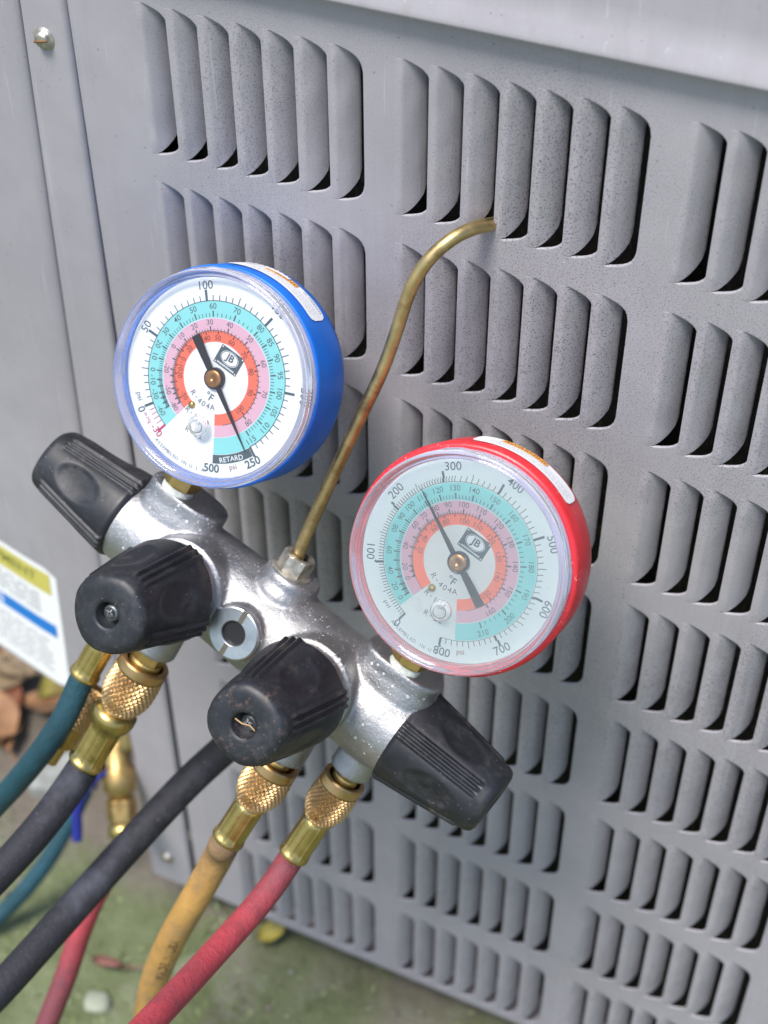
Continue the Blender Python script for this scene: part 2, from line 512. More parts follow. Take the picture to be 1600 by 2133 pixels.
def blade(seed=0):
    nx, nz = 16, 34; vs = []; fs = []
    from mathutils import noise as mn_
    rb = random.Random(seed); k1, k2 = rb.uniform(.93, 1.07), rb.uniform(-.35, .35)
    X0, X1 = -3.0, 6.95
    for side in (0, 1):
        for i in range(nx + 1):
            u = i / nx; x = X0 + (X1 - X0) * u
            t = max(0, x + 1.2) / 8.7
            zt = bz(x, BT); zbm = bz(x)
            for j in range(nz + 1):
                f = j / nz; s = .5 - .5 * math.cos(PI * f)
                z = zt + (-H - zbm - zt) * s
                e = min(1, (min(-z, H + z) + 1.2) / 7.0); e = max(0, e); e = e * e * (3 - 2 * e)
                y = 6.9 * k1 * t ** 1.95 + .26 * mn_.noise(Vector((x / 5 + seed * 9, z / 11, seed))) * e + k2 * t * f
                if i > nx - 3: y += .10 * mn_.noise(Vector((seed * 4, z / 1.6, 2)))
                y -= .36 * math.exp(-((x + .1) / 1.5) ** 2) * e
                y -= .03 * (1 if x < .2 else 0)
                if x <= X0 + 1e-6: y = .02
                jx = x + (.10 * mn_.noise(Vector((z / 2.2, seed * 5, 1))) if i == nx else 0)
                jz = z + (.22 * mn_.noise(Vector((x / .9, seed * 3, j))) if j in (0, nz) and x > 1 else 0)
                vs.append((jx, y + (.5 if side else 0), jz))
    W = nz + 1; S = (nx + 1) * W
    for i in range(nx):
        for j in range(nz):
            a = i * W + j; fs.append((a, a + W, a + W + 1, a + 1)); fs.append((S + a, S + a + 1, S + a + W + 1, S + a + W))
    for i in range(nx):
        for j in (0, nz):
            a = i * W + j; q = (a, a + W, S + a + W, S + a); fs.append(q if j else q[::-1])
    for j in range(nz):
        a = nx * W + j; fs.append((a, a + 1, S + a + 1, S + a))
    return vs, fs
BLS = [fixn(mesh('louver', *blade(q), PAINT)) for q in range(9)]
rbl = random.Random(2)
for k in range(NG):
    for r in range(8):
        for i in range(7):
            o = bpy.data.objects.new('louver', rbl.choice(BLS)); COL.objects.link(o); o.parent = unit
            o.location = Vector((GX * k + PX * i - 150, -200, -PZ * r + Z0 - 30)) * MM

# coil behind the slots
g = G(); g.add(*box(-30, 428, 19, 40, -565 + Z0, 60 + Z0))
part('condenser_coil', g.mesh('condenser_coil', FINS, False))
# cabinet shell: sides, back, base pan
g = G()
g.add(*box(-60, -58.8, 3, 560, -569 + Z0, 60 + Z0)); g.add(*box(428.8, 430, .5, 560, -569 + Z0, 60 + Z0))
g.add(*box(-60, 430, 560, 561.2, -569 + Z0, 60 + Z0)); g.add(*box(-60, 430, 42, 559, -567 + Z0, -565 + Z0))
part('cabinet_shell', g.mesh('cabinet_shell', PAINT, False))
# base rail: bottom hem folded back
def sweep_x(prof, x0, x1, nx=1):
    vs = []; fs = []
    for i in range(nx + 1):
        x = x0 + (x1 - x0) * i / nx
        vs += [(x, y, z) for y, z in prof]
    n = len(prof)
    for i in range(nx):
        for j in range(n - 1):
            a = i * n + j; fs.append((a, a + n, a + n + 1, a + 1))
    return vs, fs
g = G(); g.add(*sweep_x([(-.02, -568.2), (0, -569.85), (.5, -570.8), (1.5, -571.2), (30, -571.2)], -63, 430)); g.v = [(x, y, z + Z0) for x, y, z in g.v]
part('bottom_hem', g.mesh('bottom_hem', PAINT))
# four short feet under the cabinet
for (fx, fy) in ((-30, 40), (390, 40), (-30, 520), (390, 520)):
    gg = G(); gg.add(*lathe([(0, 0), (16, 0), (17, 3), (15, 28.6), (0, 28.6)], 24)); gg.v = [(x + fx, y + fy, z) for x, y, z in gg.v]
    part('foot', gg.mesh('foot', RUB, True, True))

# top cover with flared drip lip
prof = [(3, 17.6), (-1.5, 17.2), (-4.2, 17.0), (-5.2, 17.5), (-5.3, 18.4), (-5.0, 19.6), (-4.4, 21.6), (-3.2, 25.0), (-2.1, 28.5), (-1.6, 33), (-1.3, 48), (-1.4, 88), (0, 92), (6, 95), (30, 97), (560, 110)]
g = G(); g.add(*sweep_x(prof, -260, 440, 30)); g.v = [(x, y, z + Z0) for x, y, z in g.v]
lid = part('top_cover', g.mesh('top_cover', PAINT))

# corner post between the louvered panel and the service panel
def L1x(z):   # left seam
    P = [(-600, -64.5), (-460, -63.2), (-435, -63.0), (-302, -61.9), (-220, -58.9), (-113, -55.8), (-9, -52.6), (40, -51.2)]
    for (a, xa), (b, xb) in zip(P, P[1:]):
        if z <= b: return xa + (xb - xa) * (z - a) / (b - a)
    return P[-1][1]
def L2x(z): return -31.6 - 2.6 * (-5 - z) / 536.5
def sweep_z(prof, z0, z1, nz):
    vs = []; fs = []
    for j in range(nz + 1):
        z = z0 + (z1 - z0) * j / nz
        vs += [(x, y, z + Z0) for x, y in prof(z)]
    n = len(prof(z0))
    for j in range(nz):
        for i in range(n - 1):
            a = j * n + i; fs.append((a, a + 1, a + n + 1, a + n))
    return vs, fs
def post(z):
    a, b = L1x(z), L2x(z)
    return [(a + .35, 3), (a + .35, -.3), (a + .6, -.75), (a + 1.5, -.95), (a + 6, -1.0), (b - 7, -1.15), (b - 4.2, -1.75), (b - 2.2, -1.9), (b - .9, -1.5), (b - .25, -.7), (b, .15), (b, .8)]
g = G(); g.add(*sweep_z(post, -569.5, 18, 60)); part('corner_post', g.mesh('corner_post', PAINT))
def svc(z):
    a = L1x(z)
    return [(a - .25, 4), (a - .35, 0), (a - .8, -.7), (a - 2.2, -1.35), (a - 5, -1.7), (a - 12, -1.2), (-78 + (a + 60), -.9), (-95, -.2), (-112, 2.6), (-160, 12.6), (-260, 33)]
g = G(); g.add(*sweep_z(svc, -419, 90, 50))
g.add(*sweep_z(lambda z: [(x, y + 2.0 * (1 if i else 1)) for i, (x, y) in enumerate(svc(z))], -419, 90, 50))
pb = svc(-419); n = len(pb)
g.add([(x, y, -419 + Z0) for x, y in pb] + [(x, y + 2, -419 + Z0) for x, y in pb], [(i, i + 1, n + i + 1, n + i) for i in range(n - 1)])
sp = part('service_panel', g.mesh('service_panel', PAINT))

# rating label on the service panel (runs out of the frame on the left)
def lab_pt(u, v, off):   # u mm left of the right edge, v mm below the top edge
    x = -92.2 - u - .072 * v; z = -322.8 + .05 * u - v
    if x > -95: y = -.2 - (x + 95) * .04
    elif x > -112: y = -.2 + (-95 - x) / 17 * 2.8
    elif x > -160: y = 2.6 + (-112 - x) / 48 * 10
    else: y = 12.6 + (-160 - x) / 100 * 20.4
    return (x, y - off, z + Z0)
def patch(u0, u1, v0, v1, off, rc=0):
    vs = []; fs = []; nu = 14
    for i in range(nu + 1):
        u = u0 + (u1 - u0) * i / nu
        c = 0
        d = min(u - u0, u1 - u)
        if rc and d < rc: c = rc - math.sqrt(max(0, rc * rc - (rc - d) ** 2))
        vs += [lab_pt(u, v0 + c, off), lab_pt(u, v1 - c, off)]
    for i in range(nu): fs.append((2 * i, 2 * i + 1, 2 * i + 3, 2 * i + 2))
    return vs, fs
g = G(); g.add(*patch(0, 110, 0, 95.5, .25, 4))
lab = part('rating_label', g.mesh('rating_label', LABELW)); tag(lab, 'white rating label with yellow warning strip and blue stripe')
g = G(); g.add(*patch(4.5, 106, 4, 20, .33), mi=0); g.add(*patch(4.5, 62, 44, 54, .33), mi=1)
rnd = random.Random(3)
for row in range(5):
    u = 14
    while u < 100:
        L = rnd.uniform(4, 12); g.add(*patch(u, u + L, 24 + row * 3.4, 25.6 + row * 3.4, .33), mi=2); u += L + 2
for row in range(8):
    u = 8 + rnd.uniform(0, 6)
    while u < 100:
        L = rnd.uniform(4, 12); g.add(*patch(u, u + L, 60 + row * 3.6, 61.4 + row * 3.6, .33), mi=2); u += L + 2
def on_label(s, size, u, v, off, mi, bold=.0):
    tv, tf = text(s, size, bold); g.add([lab_pt(u - x, v - y, off) for x, y in tv], tf, mi=mi)
on_label('EQUIPMENT', 9.5, 40, 12, .40, 3, .02)
on_label('OPS', 9.5, 52, 48.8, .42, 4, .02)
lp = ob('label_print', g.mesh('label_print', [YEL, BLU2, GREYP, simple('label_ink', (.22, .22, .06), .5), LABELW], False), lab)

# hex slotted screws in the corner post
def slot_screw(parent, loc, name='cover_screw'):
    g = G()
    vs, fs = lathe([(0, 2.6), (2.2, 2.7), (2.9, 2.3), (3.2, 1.2), (3.25, .5), (4.4, .4), (4.7, .0), (0, 0)], 36,
                   lambda r, z, a, j: r * (1 - .07 * abs(math.cos(3 * a)) ** 2) if 2 < r < 3.4 else r)
    g.add(vs, fs); g.add(*box(-2.95, 2.95, -.45, .45, 2.45, 2.95), mi=1)
    me = g.mesh(name, [STEELG, simple('rust', (.22, .11, .05), .8)], True, True)
    o = ob(name, me, parent); o.matrix_local = Matrix.Translation(Vector(loc) * MM) @ Matrix.Rotation(R(90), 4, 'X') @ Matrix.Rotation(R(12), 4, 'Z')
    return o
for zz in (-21.8, -300, -545):
    xx = (L1x(zz) + L2x(zz)) / 2
    slot_screw(unit, (xx - 1.2 - 150, -1.0 - 200, zz + Z0 - 30))

# ================================================================== THE MANIFOLD
OW = Vector((79.47, -79.02, 393.91)) * MM
MR = Matrix(((0.94226, 0.00321, 0.33485), (-0.17118, 0.86406, 0.47339), (-0.28781, -0.50338, 0.81472)))
MW = Matrix.Translation(OW) @ MR.to_4x4()
man = empty('gauge_manifold', MW)
tag(man, 'silver manifold with blue and red pressure gauges and four black knobs, hung from a louver', 'gauge manifold')
def rotX(d): return Matrix.Rotation(R(d), 4, 'X')
def rotY(d): return Matrix.Rotation(R(d), 4, 'Y')
def rotZ(d): return Matrix.Rotation(R(d), 4, 'Z')
def T(x, y, z): return Matrix.Translation(Vector((x, y, z)))
TM = lambda x, y, z: Matrix.Translation(Vector((x, y, z)) * MM)

# body: overlapping castings fused by a voxel remesh
g = G()
def cyl(r0, r1, z0, z1, M, n=48): g.add(*lathe([(0, z0), (r0, z0), (r1, z1), (0, z1)], n), M=M)
g.add(*lathe([(0, -74), (16.5, -74), (17.6, -72), (18.4, -60), (19.6, -30), (20.6, 0), (19.8, 30), (18.8, 60), (17.8, 72), (16.5, 74), (0, 74)], 64), M=rotY(90))
for s in (-1, 1):
    cyl(18.0, 17.0, 0, 31, T(s * 31.75, 0, 0) @ rotX(90))
    cyl(18.0, 19.4, 0, 22, T(s * 31.75, 0, 0) @ rotX(90))
    # gauge pad: D-shaped raised boss
    vs = []; fs = []
    n = 48
    for z, sc in ((0, 1.18), (17, 1.04), (20, 1.0), (24.5, 1.0), (25.6, .95)):
        for i in range(n):
            a = 2 * PI * i / n
            cx = math.copysign(abs(math.cos(a)) ** .62, math.cos(a)); sy = math.copysign(abs(math.sin(a)) ** .8, math.sin(a))
            wx = 18.5 if cx > 0 else 15.0
            vs.append((s * 54.0 + (cx * wx + 0) * sc, sy * 11.5 * sc - 1.5, z))
    for k in range(4):
        for i in range(n):
            j = (i + 1) % n; fs.append((k * n + i, k * n + j, (k + 1) * n + j, (k + 1) * n + i))
    fs += [tuple(reversed(range(n))), tuple(range(4 * n, 5 * n))]
    g.add(vs, fs)
    cyl(8.6, 7.8, -27, 0, T(s * 60.0, 0, 0)); cyl(9.5, 8.6, -40, 0, T(s * 34.2, 0, 0))
g.add(*lathe([(0, 0), (14.5, 0), (13.5, 18), (11.8, 21), (11.4, 24), (10.4, 25.6), (0, 25.6)], 48))
cyl(11.2, 11.0, 0, 21.6, T(-2, 0, 0) @ rotX(90))
me = g.mesh('manifold_body', ZINC, True, True)
body = ob('manifold_body', me, man)
rm = body.modifiers.new('r', 'REMESH'); rm.mode = 'VOXEL'; rm.voxel_size = .0007; rm.use_smooth_shade = True
sm = body.modifiers.new('s', 'SMOOTH'); sm.factor = .5; sm.iterations = 4

# sight glass ring
g = G(); g.add(*lathe([(4.6, 0.2), (4.6, 2.1), (4.9, 2.4), (9.3, 2.4), (9.8, 2.1), (9.9, 1.5), (9.9, 0)], 72))
g.f = [f for f in g.f if not (min(g.v[i][2] for i in f) > 94.3 and all(abs(g.v[i][0]) < .9 for i in f))]
RINGM = T(-2.5, -20.6, -1.2) @ rotX(90)
me = g.mesh('sight_ring', STEEL, False, True); ring = ob('sight_ring', me, man, T(0, 0, 0)); ring.matrix_local = TM(-2.2, -21.2, .2) @ rotX(90) @ Matrix.Diagonal((1.07, 1.07, 1, 1))
# slots as dark grooves standing 0.1 mm proud
g = G()
for s in (-1, 1): g.add(*box(-.95, .95, s * 4.9 if s > 0 else -9.9, 9.9 if s > 0 else -4.9, 2.36, 2.46))
ob('ring_slot', g.mesh('ring_slot', simple('slot_shadow', (.16, .15, .12), .6, .6), False), ring)
g = G(); g.add(*lathe([(0, .75), (4.5, .75)], 40)); ob('sight_hole_disc', g.mesh('sight_hole_disc', simple('sight_dark', (.012, .012, .014), .45)), ring)  # black disc: the shade down the undrilled sight hole is put into its colour

# knobs
def knob_mesh():
    n, m_ = 288, 64
    Lk = 43.0
    def base_r(t):    # t 0 base .. 1 tip
        if t < .04: return 20.9 + 1.0 * (t / .04)
        return 21.9 - 6.1 * ((t - .04) / .96) ** 1.12
    vs = []; fs = []
    for j in range(m_ + 1):
        t = j / m_; z = Lk * t
        for i in range(n):
            a = 2 * PI * i / n; r = base_r(t)
            # four rib groups and four thumb dishes
            q = ((a + PI / 4) % (PI / 2)) - PI / 4        # angle from nearest rib group
            arc = q * r
            gmask = min(1, max(0, (t - .0) / .02)) * min(1, max(0, (.86 - t) / .03))
            plat = 1 / (1 + math.exp((abs(arc) - 4.6) * 2.2))
            r += plat * .30 * (1 - .3 * t)
            rib = 0
            for c in (-2.9, 0, 2.9):
                rib += math.exp(-((arc - c) / .80) ** 4)
            r += (rib - .4) * 1.35 * gmask * plat
            if t < .1: r += plat * .6 * (1 - t / .1)
            qd = ((a) % (PI / 2)) - PI / 4
            e = ((qd * r / 8.6) ** 2 + ((t - .50) / .29) ** 2)
            if e < 1: r -= 2.3 * (1 - e) ** .9 * min(1, (1 - e) * 2.2)
            r -= .5 * (1 - math.cos(4 * q)) * .5
            if t > .925:
                k = (t - .925) / .075; r -= 2.9 * (1 - math.sqrt(max(0, 1 - k * k)))
            vs.append((r * math.cos(a), r * math.sin(a), z))
    for j in range(m_):
        for i in range(n):
            k = (i + 1) % n; fs.append((j * n + i, j * n + k, (j + 1) * n + k, (j + 1) * n + i))
    last = list(range(m_ * n, m_ * n + n))
    for rr, zz in ((10.9, Lk + .12), (6.6, Lk + .12), (5.4, Lk + .0), (4.9, Lk - .6), (4.7, Lk - 6), (0.01, Lk - 6.2)):
        new = []
        for i in range(n):
            a = 2 * PI * i / n; new.append(len(vs)); vs.append((rr * math.cos(a), rr * math.sin(a), zz))
        for i in range(n):
            k = (i + 1) % n; fs.append((last[i], last[k], new[k], new[i]))
        last = new
    # inner skirt
    last = list(range(0, n))
    for rr, zz in ((20.2, -.25), (19.4, .4), (19.0, 7), (8, 8)):
        new = []
        for i in range(n):
            a = 2 * PI * i / n; new.append(len(vs)); vs.append((rr * math.cos(a), rr * math.sin(a), zz))
        for i in range(n):
            k = (i + 1) % n; fs.append((last[k], last[i], new[i], new[k]))
        last = new
    me = mesh('knob', vs, fs, RUB); return fixn(me)
KM = knob_mesh(); KM2 = KM.copy(); KM2.materials[0] = RUBM
g = G(); g.add(*lathe([(0, 3.0), (1.4, 3.2), (2.6, 2.7), (3.3, 1.6), (3.4, 0), (3.4, -6), (0, -6)], 32))
for a in (0, 90): g.add(*box(-1.9, 1.9, -.32, .32, 2.2, 3.28), M=rotZ(a), mi=1)
SCM = g.mesh('knob_screw', [STEEL, simple('recess_grey', (.20, .21, .22), .5, .5)], True)
def knob(M, spin, screw, label=None, ks=.945):
    o = ob('knob', KM2 if label else KM, man); o.matrix_local = M @ rotZ(spin) @ Matrix.Diagonal((ks, ks, 1, 1))
    if label: o['label'] = label
    s = ob('knob_screw', SCM, o); s.matrix_local = TM(screw[0], screw[1], 43 - 4.2 + screw[2])
    return o
# local +Z of knob is its outward axis
knob(TM(-31.75, -28.6, 0) @ rotX(90), 84, (.8, 0, 0))
knob(TM(31.75, -28.6, 0) @ rotX(90), 34, (0, 0, -2.4), 'black rubber knob with reddish dirt on its end')
tw = ob('twig', G().add(*tube([Vector((-4, 1.2, 41.8)), Vector((-1, .4, 42.3)), Vector((2, .5, 42.0)), Vector((4.4, -.6, 42.6))], .3, 8)).mesh('twig', simple('dry_twig', (.42, .27, .14), .8))); tw.matrix_world = MW @ TM(31.75, -28.6, 0) @ rotX(90) @ rotZ(22)
tag(tw, 'thin dry twig caught in the screw recess of the right front knob', 'twig')
knob(TM(-69.5, 0, 0) @ rotY(-90), 62, (0, 0, 0), ks=.885)
knob(TM(69.5, 0, 0) @ rotY(90), 62, (0, 0, -1), ks=.885)
# valve stems inside the open knob skirts
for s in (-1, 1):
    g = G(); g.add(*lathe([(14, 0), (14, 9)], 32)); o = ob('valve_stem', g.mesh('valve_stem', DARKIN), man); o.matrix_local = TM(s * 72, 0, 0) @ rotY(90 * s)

# hanging hook and its hex nut
def hexprism(r, z0, z1, ch=.6, n=6):
    """hexagonal nut with chamfered corners"""
    def hx(a): 
        k = (a % (PI / 3)) - PI / 6
        return r * math.cos(PI / 6) / math.cos(k)
    vs, fs = lathe([(0, z0), (r - ch * 1.4, z0), (r, z0 + ch), (r, z1 - ch), (r - ch * 1.4, z1), (0, z1)], 48,
                   lambda rr, z, a, j: min(hx(a), r * .995) if rr >= r - 1e-6 else min(rr, hx(a)))
    return vs, fs
def hollow_hex(r, ri, z0, z1, ch=.5):
    def hx(a):
        k = (a % (PI / 3)) - PI / 6
        return r * math.cos(PI / 6) / math.cos(k)
    return lathe([(ri, z0), (r - ch * 1.4, z0), (r, z0 + ch), (r, z1 - ch), (r - ch * 1.4, z1), (ri, z1), (ri, z0)], 48,
                 lambda rr, z, a, j: min(hx(a), r * .995) if rr >= r - 1e-6 else min(rr, hx(a)))
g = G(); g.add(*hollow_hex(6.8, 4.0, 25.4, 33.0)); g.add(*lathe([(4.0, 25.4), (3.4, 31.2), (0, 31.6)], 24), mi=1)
g.add(*lathe([(8.4, 25.2), (8.4, 26.1), (6, 26.3)], 32))
o = ob('hex_nut', g.mesh('hex_nut', [STEELG, DARKIN], False, True), man); o.matrix_local = TM(-1.6, -1.0, 0) @ rotZ(14)
hook = [(-1.6, -.6, 27), (-2.4, -1.2, 31.1), (-4.0, -2.2, 42.4), (-6.3, -6.1, 72.1), (-7.8, -10.8, 99.3), (-8.8, -13.6, 116.0), (-10.9, -16.4, 130.9), (-13.0, -19.3, 143.6), (-13.3, -21.5, 152.7), (-12.3, -22.3, 161.6), (-9.9, -20.3, 170.1), (-7.1, -14.6, 176.1), (-4.2, -5.7, 180.0), (-3.6, 3.0, 181.0)]
g = G(); g.add(*tube(catmull(hook, 10), 2.45, 28))
tag(ob('hanging_hook', g.mesh('hanging_hook', COPPER), man), 'thin bent brass hook tube')

# gauges ------------------------------------------------------------
def pol(a, r): return (r * math.sin(R(a)), r * math.cos(R(a)))   # clockwise from up
Y_D = -30.5
def gauge(s, kind):
    ge = empty('pressure_gauge', parent=man, loc=(s * 56.15, 0, 81.1))
    tag(ge, 'blue cased low pressure gauge with clear face' if kind == 'blue' else 'red cased high pressure gauge with clouded face')
    cm = BLUE if kind == 'blue' else RED
    FR = rotX(90)          # lathe z -> -Y
    g = G(); g.add(*lathe([(0, 5.0), (36, 5.0), (39.6, 5.8), (41.0, 7.6), (41.3, 10.0), (41.0 if kind == 'blue' else 42.0, 28.6), (40.7 if kind == 'blue' else 41.4, 29.5), (40.3, 30.0), (39.4, 29.6), (39.2, 28.4), (0, 28.4)], 128))
    o = ob('case', g.mesh('case', cm), ge); o.matrix_local = FR
    g = G(); g.add(*lathe([(39.4, 28.55), (39.4, 29.2), (38.0, 29.8), (37.0, 30.3)], 128))
    o = ob('bezel_liner', g.mesh('bezel_liner', LINER), ge); o.matrix_local = FR
    # clear bezel: a closed ring of plastic with a stepped top
    pr = [(36.5, 30.9), (38.2, 30.0), (39.5, 29.4), (39.2, 28.6), (39.9, 29.4), (40.0, 31), (39.9, 34.8), (39.6, 35.9), (39.3, 36.6), (38.3, 36.4), (37.9, 35.4), (37.2, 35.4), (36.7, 34.8), (36.5, 33.0), (36.5, 30.9)]
    rs = random.Random(5 + s)
    g = G(); g.add(*lathe(pr, 160, lambda r, z, a, j: r + (.28 if (r > 39.8 and any(abs(((a - k) + PI) % (2 * PI) - PI) < .11 for k in (.5, 2.2, 3.6, 5.3))) else 0)))
    o = ob('bezel', g.mesh('bezel', RING, True, True), ge); o.matrix_local = FR
    g = G(); g.add(*lathe([(0, 34.6), (30, 34.6), (36.75, 34.6), (36.75, 33.9), (0, 33.9)] if kind == 'red' else [(0, 34.4), (36.75, 34.4)], 96))
    o = ob('window', g.mesh('window', PANEH if kind == 'red' else PANE, False), ge); o.matrix_local = FR
    g = G(); g.add(*lathe([(0, 35.9), (2.2, 36.0), (2.6, 35.5), (3.3, 35.6), (3.8, 35.2), (4.0, 34.0)], 48))
    bx, bz = pol(165, 18.1)
    o = ob('calibration_plug', g.mesh('calibration_plug', BUMPM), ge); o.matrix_local = TM(bx, 0, bz) @ FR
    # dial face
    g = G(); g.add(*lathe([(0, 30.5), (36.9, 30.5)], 128)); o = ob('dial_face', g.mesh('dial_face', WHITE if kind == 'blue' else WHITEG, False), ge); o.matrix_local = FR
    def annulus(r0, r1, a0, a1, y):
        n = int(abs(a1 - a0) / 2) + 2; vs = []; fs = []
        for i in range(n + 1):
            a = a0 + (a1 - a0) * i / n
            x0, z0 = pol(a, r0); x1, z1 = pol(a, r1); vs += [(x0, y, z0), (x1, y, z1)]
        for i in range(n): fs.append((2 * i, 2 * i + 1, 2 * i + 3, 2 * i + 2))
        return vs, fs
    A0, A1 = (-163.5, 150.5) if kind == 'blue' else (-161, 150)
    for nm, r0, r1, mm_, c in (('teal', 21.9, 28.0, TEALB, 0), ('pink', 17.3, 21.7, PINKB, 0), ('orange', 13.2, 17.3, ORNGB, 0)):
        g = G(); g.add(*annulus(r0, r1, A0, A1, Y_D - .05)); tag(ob('dial_band', g.mesh('dial_band', mm_, False), ge), nm + ' scale band')
    g = G(); Y = Y_D - .10
    def tick(a, r0, r1, wd, mi=0):
        x0, z0 = pol(a, r0); x1, z1 = pol(a, r1); dx, dz = math.cos(R(a)) * wd / 2, -math.sin(R(a)) * wd / 2
        g.add([(x0 - dx, Y, z0 - dz), (x0 + dx, Y, z0 + dz), (x1 + dx, Y, z1 + dz), (x1 - dx, Y, z1 - dz)], [(0, 1, 2, 3)], mi=mi)
    def put(s_, a, r, size, mi=0, rot=None, bold=.0, y=None):
        tv, tf = text(s_, size, bold); x, z = pol(a, r)
        if rot is None:
            rot = a if abs(a) <= 91 else a + 180
        c, sn = math.cos(R(rot)), math.sin(R(rot)); yy = Y if y is None else y
        g.add([(x + u * c + v * sn, yy, z - u * sn + v * c) for u, v in tv], tf, mi=mi)
    def line(r, a0, a1, wd): g.add(*annulus(r - wd / 2, r + wd / 2, a0, a1, Y))
    def scale_at(tab, t):
        for (t0, a0), (t1, a1) in zip(tab, tab[1:]):
            if t <= t1: return a0 + (a1 - a0) * (t - t0) / (t1 - t0)
        return tab[-1][1]
    if kind == 'blue':
        psi = lambda p: -143.5 + 1.048 * p
        for p in range(0, 251, 5):
            mj = p % 50 == 0; md = p % 25 == 0
            tick(psi(p), 28.0, 32.0 if mj else (30.9 if md else 30.0), .95 if mj else .34)
        for i, a in enumerate((-147.4, -150.8, -154.3, -158.0, -162.6)): tick(a, 28.0, 32.0 if i == 4 else 30.6, .9 if i == 4 else .3, 1)
        line(28.0, A0, 118.5, .30); line(17.3, A0, 139, .24)
        for t, a in (('0', -144.6), ('50', -90), ('100', -38.2), ('150', 14), ('200', 66)): put(t, a, 33.7 if t not in ('150', '200') else 35.8, 4.4, bold=.004)
        put('250', 121.5, 33.4, 4.3, bold=.02); put('500', 151.5, 33.2, 4.3, bold=.02); put('psi', 136, 33.2, 2.9, 4)
        put('psi', -136.3, 33.2, 3.1); put('in.Hg', -151.3, 32.9, 2.1, 1); put('-30', -161.6, 32.2, 3.9, 1, bold=.01)
        g.add(*annulus(28.15, 31.4, 119.6, 150.8, Y - .01), mi=0); put('RETARD', 136, 29.8, 2.7, 3, y=Y - .05, bold=.01)
        tt = [(-60, -151.8), (-30, -137.6), (-10, -125.7), (0, -117.5), (10, -106.8), (20, -95.8), (30, -83.3), (40, -68.6), (50, -52.1), (60, -33.8), (70, -12), (80, 12.5), (85, 26), (90, 39.5), (95, 53.2), (100, 68), (105, 83), (110, 98.2), (115, 114.5)]
        tp = [(-80, -154.6), (-50, -136.5), (-20, -114), (0, -89.6), (10, -74.7), (20, -56.9), (30, -38), (40, -15.1), (50, 11.6), (60, 40.7), (70, 72.1), (80, 107.5)]
        to = [(-50, -150), (-20, -118), (-10, -107), (0, -95.7), (20, -78), (30, -62.5), (40, -45), (50, -27.5), (60, -5), (70, 21), (80, 46.5), (90, 76), (100, 106)]
        teal_l, pink_l, or_l = tt, tp, to; tcol = 0
    else:
        psi = lambda p: -167.8 + .4105 * p
        for p in range(0, 801, 5):
            if p % 10 == 5 and p > 320: continue
            mj = p % 100 == 0; md = p % 50 == 0
            tick(psi(p), 28.4, 32.2 if mj else (31.2 if md else 30.2), .85 if mj else .28)
        line(28.3, -167.8, 160.6, .18)
        for p, a in ((0, -168.5), (100, -121), (200, -78.3), (300, -37.5), (400, 2.5), (500, 43), (600, 82), (700, 119.5), (800, 158.5)):
            put(str(p), a, 33.6 if p < 400 or p > 600 else 34.4, 4.3, bold=.004)
        put('psi', 146.5, 32.8, 2.8, 4); put('psi', -155.5, 32.4, 2.9)
        tt = [(0, -156.5), (20, -146.6), (40, -133.5), (60, -117.5), (80, -99.5), (90, -88.3), (100, -77.1), (110, -64.4), (120, -50.3), (130, -36.2), (140, -20.7), (150, -3), (160, 15.8), (170, 36), (180, 57), (190, 79), (200, 102), (210, 127)]
        tp = [(0, -143.4), (20, -131.3), (40, -109.8), (60, -86.5), (70, -73), (80, -58.4), (90, -44.6), (100, -28), (110, -9.1), (120, 12.3), (130, 33.2), (140, 57.6), (150, 84), (160, 112)]
        to = [(20, -110), (40, -92), (60, -72), (80, -52), (100, -25), (110, -5), (120, 20), (130, 46), (140, 74), (150, 104)]
        teal_l, pink_l, or_l = tt, tp, to
        line(17.3, A0, 139, .2)
    for t, a in teal_l: put(str(t), a, 26.1, 3.05 if kind == 'blue' else 2.85, 2, bold=.002)
    for t, a in pink_l: put(str(t), a, 20.35, 2.8, 2, bold=.0)
    for t, a in or_l: put(str(t), a, 14.7, 2.6, 4, bold=.012)
    for tab, r0, r1, st, mi in ((teal_l, 22.2, 24.4, 1 if kind == 'blue' else 2, 2), (pink_l, 17.4, 18.9, 2, 0), (or_l, 15.9, 17.2, 2, 4)):
        t = tab[0][0]
        while t <= tab[-1][0]:
            if not (tab is teal_l and kind == 'blue' and t < 80 and t % 2):
                mj = t % 10 == 0 or (tab is teal_l and t % 5 == 0)
                tick(scale_at(tab, t), r0 if tab is not or_l else r0 + (0 if mj else .6), r1 if mj else (r1 - .8 if tab is not or_l else r1), .55 if mj else .26, mi)
            t += st
    put('\u00b0F', 168, 7.2, 4.0, rot=0, bold=.01)
    def arc_text(s_, a, r, size, inward=True, mi=0, sp=.72):
        n = len(s_)
        for i, ch in enumerate(s_):
            if ch == ' ': continue
            d = (i - (n - 1) / 2) * size * sp / r * 180 / PI
            aa = a - d if inward else a + d
            put(ch, aa, r, size, mi, rot=aa + (180 if inward else 0))
    arc_text('R-404A', 181, 10.8, 3.0, sp=.64); arc_text('R-134a', 176, 16.6, 3.0, sp=.62); arc_text('R-22', 172, 22.6, 2.9, sp=.68)
    arc_text('ASSEMBLED IN U.S.A.', 174.5, 34.6, 1.9, sp=.68)
    # maker's plate
    lx, lz = 1.1, 8.6
    g.add([(lx - 5.2, Y - .01, lz - 3.7), (lx + 5.2, Y - .01, lz - 3.7), (lx + 5.2, Y - .01, lz + 3.7), (lx - 5.2, Y - .01, lz + 3.7)], [(0, 1, 2, 3)], mi=0)
    def ell(rx, rz, y, mi, cx=0, cz=0, n=40):
        g.add([(lx + cx + rx * math.cos(2 * PI * i / n), y, lz + cz + rz * math.sin(2 * PI * i / n)) for i in range(n)], [tuple(range(n))], mi=mi)
